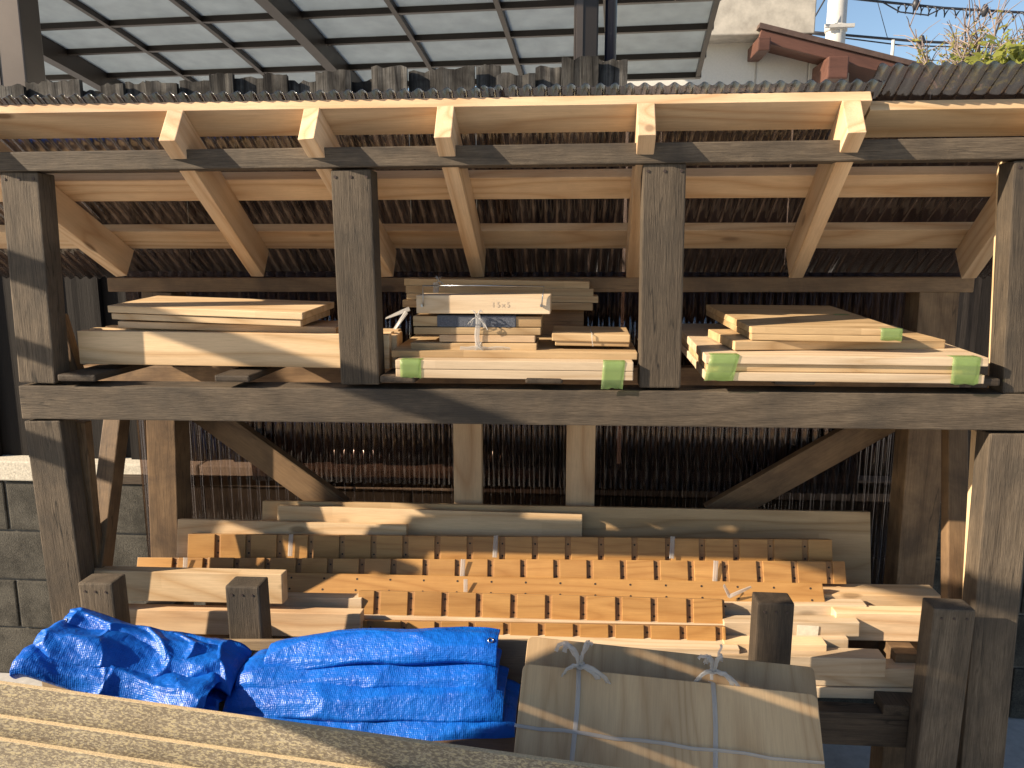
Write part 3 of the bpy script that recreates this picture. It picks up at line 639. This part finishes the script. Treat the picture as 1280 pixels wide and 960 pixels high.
# tied bundle
bd = empty('tied_board_bundle', S(594, 437, .06), 'bundle of short boards and felt covered slat tied with white string, middle bay', 'bundle')
plank('board', S(513, 428.5, .06), S(671, 429.5, .06), px(9, .06), .13, 0, 'panel', bd)
plank('board', S(549, 418.5, .065), S(669, 419.5, .065), px(9, .06), .12, 0, 'new', bd); plank('board', S(517, 409, .065), S(676, 410, .065), px(9, .06), .12, 0, 'panel', bd)
plank('board', S(516, 395, .07), S(677, 396, .07), px(13, .06), .11, 0, 'panel', bd)
plank('felt_wrap', S(546, 394, .067), S(645, 394.6, .067), px(15, .06), .118, 0, 'carpet', bd, bev=.003)
ribbon('string', [S(597 + .8 * math.sin(i), 393 + i * 5.6, .0585) for i in range(9)], .012, (0, -1, 0), 'string', bd)
ribbon('string', [S(575 + i * 9, 435.5 + .8 * math.sin(i * 2), .055) for i in range(8)], .011, (0, -1, 0), 'string', bd, .8)
bow(bd, S(597, 396, .055), .028, (0, -1, 0), seed=2); bow(bd, S(599, 434, .052), .016, (0, -1, 0), seed=3)
tb = empty('pine_block', S(604, 393, .06), 'pale planed pine block with wire handle, on top of the tied bundle', 'block')
plank('block_body', S(520, 369, .06), S(688, 369.5, .06), px(23, .06), .10, 0, 'white', tb, bev=.002)
hp = [S(529, 383, .055), S(529, 371, .055), S(528.5, 357, .055), S(604, 357, .053), S(680, 358, .055), S(678, 372, .055), S(677, 384, .055)]
vs_, fs_ = tube([p - tb.location for p in hp], .0016, 8); raw('wire_handle', vs_, fs_, 'steel', tb, True)
# faded stamp
for i, ch in enumerate('15x5'):
    cu = bpy.data.curves.new('t', 'FONT'); cu.body = ch; cu.size = .018; to = bpy.data.objects.new('t', cu); col.objects.link(to)
    dg = bpy.context.evaluated_depsgraph_get(); me = bpy.data.meshes.new_from_object(to.evaluated_get(dg)); bpy.data.objects.remove(to)
    o = obj('stamp_letter', me, 'ink', tb); o.rotation_euler = (D2R(90), 0, 0); o.location = S(614 + i * 6.2, 384, .0592) - tb.location
for u in (528, 677):
    p = S(u, 382, .058); nv, nf = tube([(0, 0, 0), (0, -.003, 0)], .004, 10); o = raw('handle_screw', nv, nf, 'steel', tb); o.location = p - tb.location
st = empty('tied_small_boards', S(738, 432, .08), 'two short boards tied with thin twine on the wide cedar panel', 'bundle')
plank('board', S(694, 423, .075), S(787, 424.5, .075), px(9, .08), .13, 0, 'panel', st)
plank('board', S(690, 417, .07), S(788, 419, .07), px(9, .08), .15, -2, 'panel', st)
tw = [S(741, 433, .066), S(740, 424, .066), S(740, 418.2, .066), S(740, 417, .0735), S(740, 417, .0735) + Vector((-.004, .145, .004))]
vs_, fs_ = tube([p - st.location for p in tw], .0012, 6); raw('twine', vs_, fs_, 'string', st, True)
for k, (u0, u1, v, h) in enumerate(((505, 737, 348, 9), (507, 742, 357, 9.5), (508, 748, 366.5, 8), (503, 741, 375, 9))):
    plank('rear_plank', S(u0, v, .31 - .004 * k), S(u1, v + 4, .31 - .004 * k), px(h, .31), .09, 0, 'panel', None,
          ['topmost plank of the flat pile at the back of the middle bay', 'second plank from the top at the back of the middle bay', 'third plank from the top at the back of the middle bay', 'lowest plank seen of the pile at the back of the middle bay'][k], 'board', 'planks at the back of the middle bay')
# hidden packers carrying the rear pile
for k in range(2): plank('packer', S(530 + 130 * k, 385, .32), S(600 + 130 * k, 386, .32), S(560, 385, .32).z - S(560, 440, .035).z - .002, .07, 0, 'brown', None, ['left packer block under the rear plank pile of the middle bay', 'right packer block under the rear plank pile of the middle bay'][k], 'block')
bw_ = empty('white_string_bow', S(552, 352, .29), 'white string bow sticking up from the rear plank pile, middle bay', 'string')
ribbon('string', [S(545, 353 + i * 2.6, .29) for i in range(6)], .016, (0, -1, 0), 'string', bw_); bow(bw_, S(549, 351, .28), .022, (0, -1, 0), seed=6)
ls = empty('loose_white_string', S(495, 400, .2), 'loose white string ends between the left and middle bays', 'string')
ribbon('string', [S(512 - i * 5, 386 + i * 2.0, .22) for i in range(7)], .012, (0, -1, .3), 'string', ls, 1.0); ribbon('string', [S(508 - i * 3, 390 + i * 4.4, .21) for i in range(6)], .011, (0, -1, .3), 'string', ls, .6)

# ------------------------------------------------------------------ upper shelf, right bay
A_, B_ = S(882, 444, -.02), S(1237, 447.5, -.02); th = px(10.5, 0)
rp_ = empty('panel_stack', A_.lerp(B_, .5) - Vector((0, 0, th * 3)), 'stack of three large taped panels at the bottom of the right bay', 'panels')
plank('panel', A_, B_, th, .53, -2.5, 'white', rp_)
plank('panel', A_ + Vector((.006, .006, -th * 1.02)), B_ + Vector((-.012, .008, -th * 1.02)), th * .92, .52, -2.5, 'panel', rp_)
plank('panel', A_ + Vector((.001, .001, -th * 2.0)), B_ + Vector((-.005, .001, -th * 2.0)), th * 1.02, .53, -2.5, 'white', rp_)
tape(rp_, S(888, 444, -.02), B_ - A_, th * 2.9, px(35, 0), .05, slant=.012); tape(rp_, S(1191, 447, -.02), B_ - A_, th * 3.0, px(32, 0), .05)
# loose board under, two panels on top turned a little
zt2 = A_.z
c0 = S(919, 421, .03); c0.z = zt2 + .026; c1 = S(1182, 428.5, .10); c1.z = zt2 + .026
plank('short_panel', c0, c1, .021, .20, -2.5, 'panel', None, 'cedar board lying between the big panels and the top pair, right bay', 'board')
c0 = S(940, 396, .045); c0.z = zt2 + .058; c1 = S(1130, 392.5, .02); c1.z = zt2 + .058
tp = empty('taped_top_panels', c0.lerp(c1, .5) - Vector((0, 0, .03)), 'pair of shorter panels with green tape on top in the right bay', 'panels')
ex = c1 - c0
def oblique(name, c0, ex, back, th, mat, parent):
    me = bpy.data.meshes.new('m'); bm = bmesh.new(); up = Vector((0, 0, th)); n1 = c0 - parent.location
    q = [n1 - up, n1 + ex - up, n1 + ex + back - up, n1 + back - up, n1, n1 + ex, n1 + ex + back, n1 + back]; vv = [bm.verts.new(p) for p in q]
    for f in ((3, 2, 1, 0), (4, 5, 6, 7), (0, 1, 5, 4), (1, 2, 6, 5), (2, 3, 7, 6), (3, 0, 4, 7)): bm.faces.new([vv[i] for i in f])
    bmesh.ops.bevel(bm, geom=bm.edges[:], offset=.002, segments=2, affect='EDGES', profile=.6); bm.to_mesh(me); bm.free(); return obj(name, me, mat, parent)
bk = Vector((-.045, .36, .028))
oblique('panel', c0, ex, bk, .0155, 'panel', tp); oblique('panel', c0 - Vector((-.001, 0, .0158)), ex * .998, bk, .0145, 'panel', tp)
tape(tp, c0 + ex * .86, ex, .024, ex.length * .14, .04)
ba = c0 + bk; o = tape(tp, c0 + ex * .82 + bk * .55, ex, .001, .035, .03)

# ------------------------------------------------------------------ lower level
# tall panel and boards standing against the back
plank('tall_panel', S(328, 626, .43), S(1088, 640, .43), .30, .022, 12, 'panel', None, 'long laminated pine panel leaning at the back of the lower level', 'panel')
plank('plain_board', S(347, 632, .395), S(728, 643, .395), .24, .022, 12, 'pale', None, 'plain board leaning in front of the long pine panel', 'board')
plank('plain_board', S(222, 649, .36), S(508, 656, .36), .22, .02, 12, 'pale', None, 'short pale board standing behind the left part of the grooved boards', 'board')
def grooved(label, A, B, fh, dp, tilt, pitch, first, mat='amber', gw=.017, gd=.006):
    """batten with dado grooves across its face, two screw holes in each"""
    ex = (B - A); L = ex.length; ex.normalize(); t = D2R(tilt); back = Vector((0, math.cos(t), -math.sin(t)))
    e = empty('grooved_board', A.lerp(B, .5) - Vector((0, 0, fh)), label, 'board', 'grooved amber boards'); e.empty_display_size = .05
    bkg = obj('backing', boxmesh(L, gd, dp, -fh, 0, .0015), 'groove', e); place(bkg, A, ex, back, e)
    x0 = 0; x = first; HV, HF = [], []
    while x0 < L:
        x1 = min(x, L)
        if x1 - x0 > .006:
            o = obj('raised_pad', boxmesh(x1 - x0, 0, gd + .001, -fh - random.uniform(-.001, .0015), random.uniform(.0003, .0018), .0015), mat, e); place(o, A + ex * x0, ex, back, e)
        if x1 >= L: break
        for q in (.27, .75):
            vs, fs = tube([(x + gw / 2, gd + .001, -fh * q), (x + gw / 2, gd - .0006, -fh * q)], .0028, 8); b0 = len(HV); HV += vs; HF += [tuple(i + b0 for i in f) for f in fs]
        x0 = x + gw; x += pitch
    tag(raw('screw_holes', HV, HF, 'hole', bkg), kind='stuff'); return e
A_, B_ = S(235, 668, .315), S(1040, 675, .315)
g1 = grooved('grooved amber board at the top rear of the stepped pile', A_, B_, px(33, .3), .03, 14, px(43.2, .315) * 1.0, px(38, .315))
A_, B_ = S(172, 697, .262), S(1056, 702, .262)
g2 = grooved('longest grooved amber board, second step of the pile from the back', A_, B_, px(28, .26), .03, 22, px(43.6, .262), px(50, .262))
for u, Y_, g in ((364, .31, g1), (620, .31, g1), (841, .31, g1), (579, .255, g2), (895, .255, g2), (232, .255, g2)):
    v0 = 668 if g is g1 else 698; v0 += (u - 235) * .006
    ribbon('string', [S(u - i * .3, v0 - 1 + i * 5.5, Y_ - .002 - .003 * i) for i in range(6)], .013, (0, -1, .3), 'string', g)
# flat board with two rows of holes, face turned up
A_, B_ = S(185, 712, .225), S(1028, 729, .205)
e = empty('drilled_board', A_.lerp(B_, .5) - Vector((0, 0, .06)), 'amber board with two rows of drilled holes, in the middle of the pile', 'board')
fh = .058; tl = 38; dbd = plank('board', A_, B_, fh, .024, tl, 'amber', e)
ex = (B_ - A_).normalized(); bk_ = Vector((0, math.cos(D2R(tl)), -math.sin(D2R(tl)))); L = (B_ - A_).length; HV, HF = [], []; x = .05
while x < L:
    for q in (.25, .78):
        vs, fs = tube([(x, .001, -fh * q), (x, -.0006, -fh * q)], .003, 8); b0 = len(HV); HV += vs; HF += [tuple(i + b0 for i in f) for f in fs]
    x += px(46, .2)
tag(raw('screw_holes', HV, HF, 'hole', dbd), kind='stuff')
ribbon('string', [S(582, 724 + i * 4, .195 - i * .003) for i in range(5)], .011, (0, -1, .5), 'string', e)
ribbon('string', [S(911 + i * 4, 746 - i * 1.8, .17) for i in range(8)], .010, (0, -1, .5), 'string', e, 1.0); ribbon('string', [S(912 - i * 1.5, 746 - i * 3, .17) for i in range(6)], .009, (0, -1, .5), 'string', e, .7)
A_, B_ = S(448, 738.5, .13), S(906, 750, .13)
grooved('short grooved amber board in front of the drilled board', A_, B_, px(31, .13), .03, 20, px(46.3, .13), px(22, .13))
A_, B_ = S(390, 775, .07), S(907, 784, .07)
grooved('foremost grooved amber board just behind the blue tarp', A_, B_, px(33, .07), .03, 18, px(46.8, .07), px(30, .07))
plank('white_strip', S(452, 769, .10), S(907, 781, .10), .02, .05, 12, 'white', None, 'pale strip between the two foremost grooved boards', 'board')
# supports under the stepped pile
def under(x0, x1, y0, y1, z1, label):
    plank('support_timber', Vector((x0, y0, z1)), Vector((x1, y0, z1)), z1 - LS - .001, y1 - y0, 0, 'brown', None, label, 'timber')
under(-1.05, 1.0, .24, .31, S(640, 735, .24).z - .015, 'rear squared timber lying under the stepped pile of grooved boards')
under(-.95, .95, .165, .232, S(640, 770, .19).z - .02, 'front squared timber lying under the stepped pile of grooved boards')
# left front boards
plank('thick_plank', S(113, 713, .06), S(352, 718, .06), px(42, .06), .038, 4, 'pale', None, 'thick pale plank behind the two left stub posts, upper one', 'board')
plank('thick_plank', S(130, 761, .045), S(450, 768, .045), px(34, .05), .04, 4, 'new', None, 'plank below the thick pale plank behind the left stub posts', 'board')
plank('grey_plank', S(330, 746, .115), S(452, 748, .115), px(24, .11), .04, 6, 'white', None, 'whitish plank end between the thick plank and the grooved board', 'board')
plank('base_plank', S(120, 797, .04), S(640, 806, .04), px(24, .04), .1, 0, 'pale', None, 'pale base plank low behind the blue tarps', 'board')
plank('base_plank', S(600, 803, .02), S(925, 812, .02), px(20, .04), .1, 0, 'white', None, 'whitish base plank below the foremost grooved board', 'board')
# right front stack of pale planks
RPK = [('pale_plank', (1010, 743), (1177, 745), .20, 17, .07, 'pale', 'rearmost long plank of the pale stack behind the right stub posts'),
       ('pale_plank', (900, 756), (1084, 757), .155, 22, .04, 'white', 'upper left whitish plank ending beside the long rear plank'),
       ('wide_plank', (1045, 766), (1165, 768), .12, 38, .045, 'new', 'wide amber tinted plank end left of the rightmost stub post'),
       ('pale_plank', (905, 778), (1075, 778), .095, 20, .04, 'white', 'middle whitish plank ending under the wide plank'),
       ('pale_plank', (905, 798), (1061, 799), .075, 16, .05, 'white', 'thin whitish plank under the middle one, right stack'),
       ('pale_plank', (905, 804), (1034, 806), .045, 15, .04, 'pale', 'short whitish plank directly right of the dark stub post'),
       ('pale_plank', (900, 818), (1108, 824), .015, 26, .05, 'white', 'sunlit white plank low in the right stack above the longest one'),
       ('pale_plank', (900, 832), (1157, 837), .03, 26, .05, 'white', 'longest low white plank reaching the rightmost stub post'),
       ('pale_plank', (900, 857), (1157, 862), .025, 15, .05, 'white', 'bottom white plank of the right stack on the lower frame')]
for nm, a, b, Y_, h, dp, mt, lb in RPK: plank(nm, S(*a, Y_), S(*b, Y_), px(h, Y_), dp, 0, mt, None, lb, 'board', 'pale planks at the lower right')
o = obj('paper_label', boxmesh(px(27, .09), -.001, .0, -px(20, .09), 0, 0), 'label', None); place(o, S(997, 781, .0938), Vector((1, 0, -.03)), Vector((0, 1, 0)), None); tag(o, 'torn paper label on a plank right of the dark stub post', 'label')
for k in range(2):
    xx = S(1125, 830, .1).x if k else S(960, 830, .1).x
    plank('spacer', Vector((xx - .03, .06, S(1100, 786, .12).z - .035)), Vector((xx + .03, .06, S(1100, 786, .12).z - .035)), S(1100, 786, .12).z - .035 - LS - .001, .15, 0, 'brown', None, ['spacer block hidden behind the dark stub post', 'spacer block under the right end of the pale stack'][k], 'block')

# ------------------------------------------------------------------ foreground: plywood, strand board, tarps, cedar bundle
plank('plywood_panel', S(46, 801, -.125), S(690, 801, -.125), .75, .012, 3, 'ply', None, 'weathered plywood sheet standing behind the blue tarps', 'panel')
for k, ((a, b), lb) in enumerate(((((-60, 846, -.44), (790, 966, -.60)), 'rearmost and tallest strand board sheet leaning in the foreground'),
                                  (((-60, 888, -.478), (640, 990, -.60)), 'middle strand board sheet in the foreground, one step lower'),
                                  (((-60, 916, -.516), (380, 985, -.59)), 'foremost strand board sheet at the lower left corner'))):
    A_, B_ = S(*a), S(*b); zz = (A_.z + B_.z) / 2
    o = plank('strand_board', A_, B_, .66, .012, 8, 'osb', None, lb, 'panel', 'strand board sheets leaning in the foreground', bev=.0008)
    o.data.materials.append(M['osbedge'])
    for f in o.data.polygons:
        if f.normal.z > .7 or abs(f.normal.x) > .7: f.material_index = 1
# trestle box carrying the tarps, hidden behind the strand board
sup = plank('timber_crate', Vector((-1.0, -.40, .70)), Vector((.02, -.44, .70)), .695, .24, 0, 'brown', None, 'timber crate carrying the blue tarps behind the strand boards', 'crate')
def folded_tarp(name, label, x0, x1, layers, yb, seed, crump=.012, tiltx=0.0, ns=260, diag=.3, fan=None, fine=1.0, stx=5.0):
    """one sheet folded back and forth; layers = (z, front y, half thickness) from the top"""
    rnd = random.Random(seed); prof = []
    for i, (z, yf, h) in enumerate(layers):
        nb = 10; fd = 1.9 * h
        for k in range(nb): prof.append((yb + (yf + fd - yb) * k / nb, z + h * (.75 + .25 * k / nb), i))
        for k in range(13):
            t = k / 12; prof.append((yf + fd * (1 - t) ** 1.25, z + h * (1 - 1.55 * t ** 1.5), i))
        for k in range(1, 5):
            a = math.pi * k / 4; prof.append((yf + .2 * h * math.sin(a) * -.6 + .12 * h * (1 - math.cos(a)), z - h * .55 - .22 * h * (1 - math.cos(a)), i))
        for k in range(1, nb + 1): prof.append((yf + .3 * h + (yb - yf - .3 * h) * k / nb, z - h, i))
    V, F, UV = [], [], []; acc = 0; pl = [0]
    for a, b in zip(prof, prof[1:]): acc += math.hypot(a[0] - b[0], a[1] - b[1]); pl.append(acc)
    ends = [(rnd.uniform(-.02, .025), rnd.uniform(-.045, .02)) for _ in layers]; m_ = len(prof); cx = (x0 + x1) / 2
    for i in range(ns + 1):
        t = i / ns
        for j, (y, z, li) in enumerate(prof):
            e0, e1 = ends[li]; fx, fz = fan[li] if fan else (0, 0); e0 += fx; x = (x0 + e0) + (x1 + e1 - x0 - e0) * t
            xs = x + (y - yb) * diag; q = Vector((xs * stx, pl[j] * 16 + xs * diag * 3, seed * 3.1)); q2 = Vector((xs * 15 + pl[j] * 6, pl[j] * 13, seed)); q3 = Vector((xs * 34, pl[j] * 40, seed * 2))
            w1 = noise.noise(Vector((x * 2.6, li * 5.0, seed))); w2 = noise.noise(Vector((xs * 7, li * 5.0 + y * 5, seed + 4)))
            d1 = noise.voronoi(q * 1.0)[0]; d2 = noise.voronoi(q2 * .62)[0]; f1 = d1[0] - .45; f2 = d2[0] - .45; cr = max(0, 1 - (d1[1] - d1[0]) * 7); rg3 = 1 - abs(noise.noise(q3)) * 3
            dsp = crump * (.95 * f1 + .18 * cr) + fine * crump * (.50 * f2 + .05 * rg3)
            dz = crump * (w1 * 1.0 + w2 * .5) + dsp - fz * (1 - t) ** 1.6
            dy = crump * noise.noise(Vector((x * 5, li * 3.3, 7 + seed))) * 1.5 - dsp
            edge = min(1, t / .07, (1 - t) / .07)
            V.append(Vector((x, y + dy, z + dz + tiltx * (x - cx) - (1 - edge) ** 2 * .012 * (1 if li else .4))))
    for i in range(ns):
        for j in range(m_ - 1): F.append((i * m_ + j, (i + 1) * m_ + j, (i + 1) * m_ + j + 1, i * m_ + j + 1))
    base = Vector((cx, yb, min(v.z for v in V)))
    o = raw(name, [v - base for v in V], F, 'tarp', None, True); o.location = base; tag(o, label, 'tarp', 'blue tarps')
    uv = o.data.uv_layers.new(name='UVMap')
    for lp in o.data.loops:
        vi = lp.vertex_index; uv.data[lp.index].uv = ((V[vi].x) , pl[vi % m_])
    sm = o.modifiers.new('solid', 'SOLIDIFY'); sm.thickness = .0008
    for fi in ((.03,) if seed == 9 else (.97,)):
        ii = int(ns * fi); vi = ii * m_ + 14; c = V[vi] - base; tn = (V[vi + m_] - V[vi]).normalized(); bn = (V[vi + 1] - V[vi]).normalized(); nn_ = tn.cross(bn).normalized(); nn_ = -nn_ if nn_.y > 0 else nn_
        ring = [c + nn_ * .002 + tn * math.cos(a_ * math.pi / 8) * .006 + bn * math.sin(a_ * math.pi / 8) * .006 for a_ in range(17)]
        ev, ef = tube(ring, .0016, 6); raw('eyelet', ev, ef, 'steel', o, True)
    return o
def zS(u, v, Y): return S(u, v, Y).z
xa, xb = S(268, 860, -.3).x, S(640, 860, -.3).x
folded_tarp('blue_tarp', 'neatly folded bright blue tarp in the middle of the foreground', xa, xb,
            [(zS(500, 812, -.235), -.235, .026), (zS(450, 846, -.268), -.268, .028), (zS(450, 880, -.30), -.302, .030), (zS(430, 918, -.335), -.338, .034)], -.15, 4, .012, .0, fan=((.09, .050), (.03, .034), (.03, .022), (.0, .004)), fine=.35, stx=3.5)
xa, xb = S(48, 830, -.3).x, S(275, 850, -.3).x
folded_tarp('blue_tarp', 'crumpled blue tarp sagging at the lower left', xa, xb,
            [(zS(120, 812, -.24), -.235, .020), (zS(140, 832, -.28), -.285, .022), (zS(150, 854, -.32), -.335, .024)], -.16, 9, .026, -.20, diag=2.2, fine=.6, stx=4.5)
# cedar panels tied with white string, leaning towards the camera
bl = 0.62
CT = 46
cb = empty('tied_cedar_panels', S(830, 960, -.5), 'two vertical grain cedar panels tied crosswise with white string', 'bundle')
def cedar(A, B, fh, dp):
    ex = (B - A).normalized(); t = D2R(CT); back = Vector((0, math.cos(t), -math.sin(t))); L = (B - A).length; bm = bmesh.new(); r = .012; P = []
    for cx_, cz_, a0 in ((r, -r, 180), (L - r, -r, 90)):
        for k in range(5): a = D2R(a0 - k * 22.5); P.append((cx_ + math.cos(a) * r, cz_ + math.sin(a) * r))
    P += [(L, -fh), (0, -fh)]
    f = bm.faces.new([bm.verts.new((x, 0, z)) for x, z in P]); ret = bmesh.ops.extrude_face_region(bm, geom=[f])
    bmesh.ops.translate(bm, vec=(0, dp, 0), verts=[g for g in ret['geom'] if isinstance(g, bmesh.types.BMVert)])
    bmesh.ops.recalc_face_normals(bm, faces=bm.faces[:]); bmesh.ops.bevel(bm, geom=[e_ for e_ in bm.edges if e_.calc_face_angle(0) > 1.2], offset=.0012, segments=1, affect='EDGES')
    me = bpy.data.meshes.new('m'); bm.to_mesh(me); bm.free(); o = obj('panel', me, 'cedarv', cb); place(o, A, ex, back, cb); return ex, back
A1, B1 = S(660, 795, -.25), S(1018, 834, -.27); ex, back = cedar(A1, B1, .50, .016)
A2, B2 = S(654, 829, -.345), S(1021, 868, -.365); ex, back = cedar(A2, B2, .45, .018)
back = (back - ex * back.dot(ex)).normalized(); dn = ex.cross(back); dn = -dn if dn.z > 0 else dn
def onface(a, d, lift=.0016): return A2 + ex * a + dn * d - back * lift
L2 = (B2 - A2).length
for q in (.195, .655):
    a = L2 * q; pts = [onface(a, -.012, -.030)] + [onface(a + .002 * math.sin(i), i * .04, .0018) for i in range(0, 11)]
    ribbon('string', pts, .009, -back, 'string', cb, .5)
    ribbon('string', [onface(a, -.03 + .004 * i, -.012) for i in range(6)], .0065, -back, 'string', cb)
ribbon('string', [onface(-.004 + L2 * 1.005 * i / 12, .118 + .006 * i / 12 + .002 * math.sin(i * 2), .003) for i in range(13)], .007, -back, 'string', cb, 1.0)
bow(cb, onface(L2 * .20, -.005, .006), .078, -back, seed=12); bow(cb, onface(L2 * .655, -.022, .006), .066, -back, seed=15)

# ------------------------------------------------------------------ slatted timber screen added unseen at the left to cast banded shade on the rack
sc = empty('added_shade_screen', (-1.8, -.62, 0), 'added slatted timber screen, unseen at the left, to shade the rack', 'screen')
P0 = Vector((-2.55, -.158, 0)); P1 = Vector((-1.09, -1.068, 0)); sdv = (P1 - P0).normalized(); snv = Vector((-sdv.y, sdv.x, 0))
stick('batten', P1 - sdv * .47 + snv * .022 + Vector((0, 0, 1.32)), P1 - sdv * .47 + snv * .022 + Vector((0, 0, 2.16)), .03, .04, 'dark', sc, snv)
for q in (0.0, 1.0): stick('post', P0.lerp(P1, q) + snv * .022, P0.lerp(P1, q) + snv * .022 + Vector((0, 0, 2.2)), .05, .05, 'dark', sc, snv)
for z0, z1, q in ((2.10, 2.165, 1), (1.915, 1.955, .235), (1.66, 1.72, .235)):
    stick('slat', P0 + Vector((0, 0, (z0 + z1) / 2)), P0.lerp(P1, q) + Vector((0, 0, (z0 + z1) / 2)), .018, z1 - z0, 'dark', sc, snv)
z = 1.32; k = 0
while z < 2.08:
    stick('slat', P1 - sdv * .51 + Vector((0, 0, z + .04)) - snv * .02, P1 + Vector((0, 0, z + .04)) - snv * .02, .018, .088, 'dark', sc, snv); z += .088 + (.004, .012, .006, .016)[k % 4]; k += 1
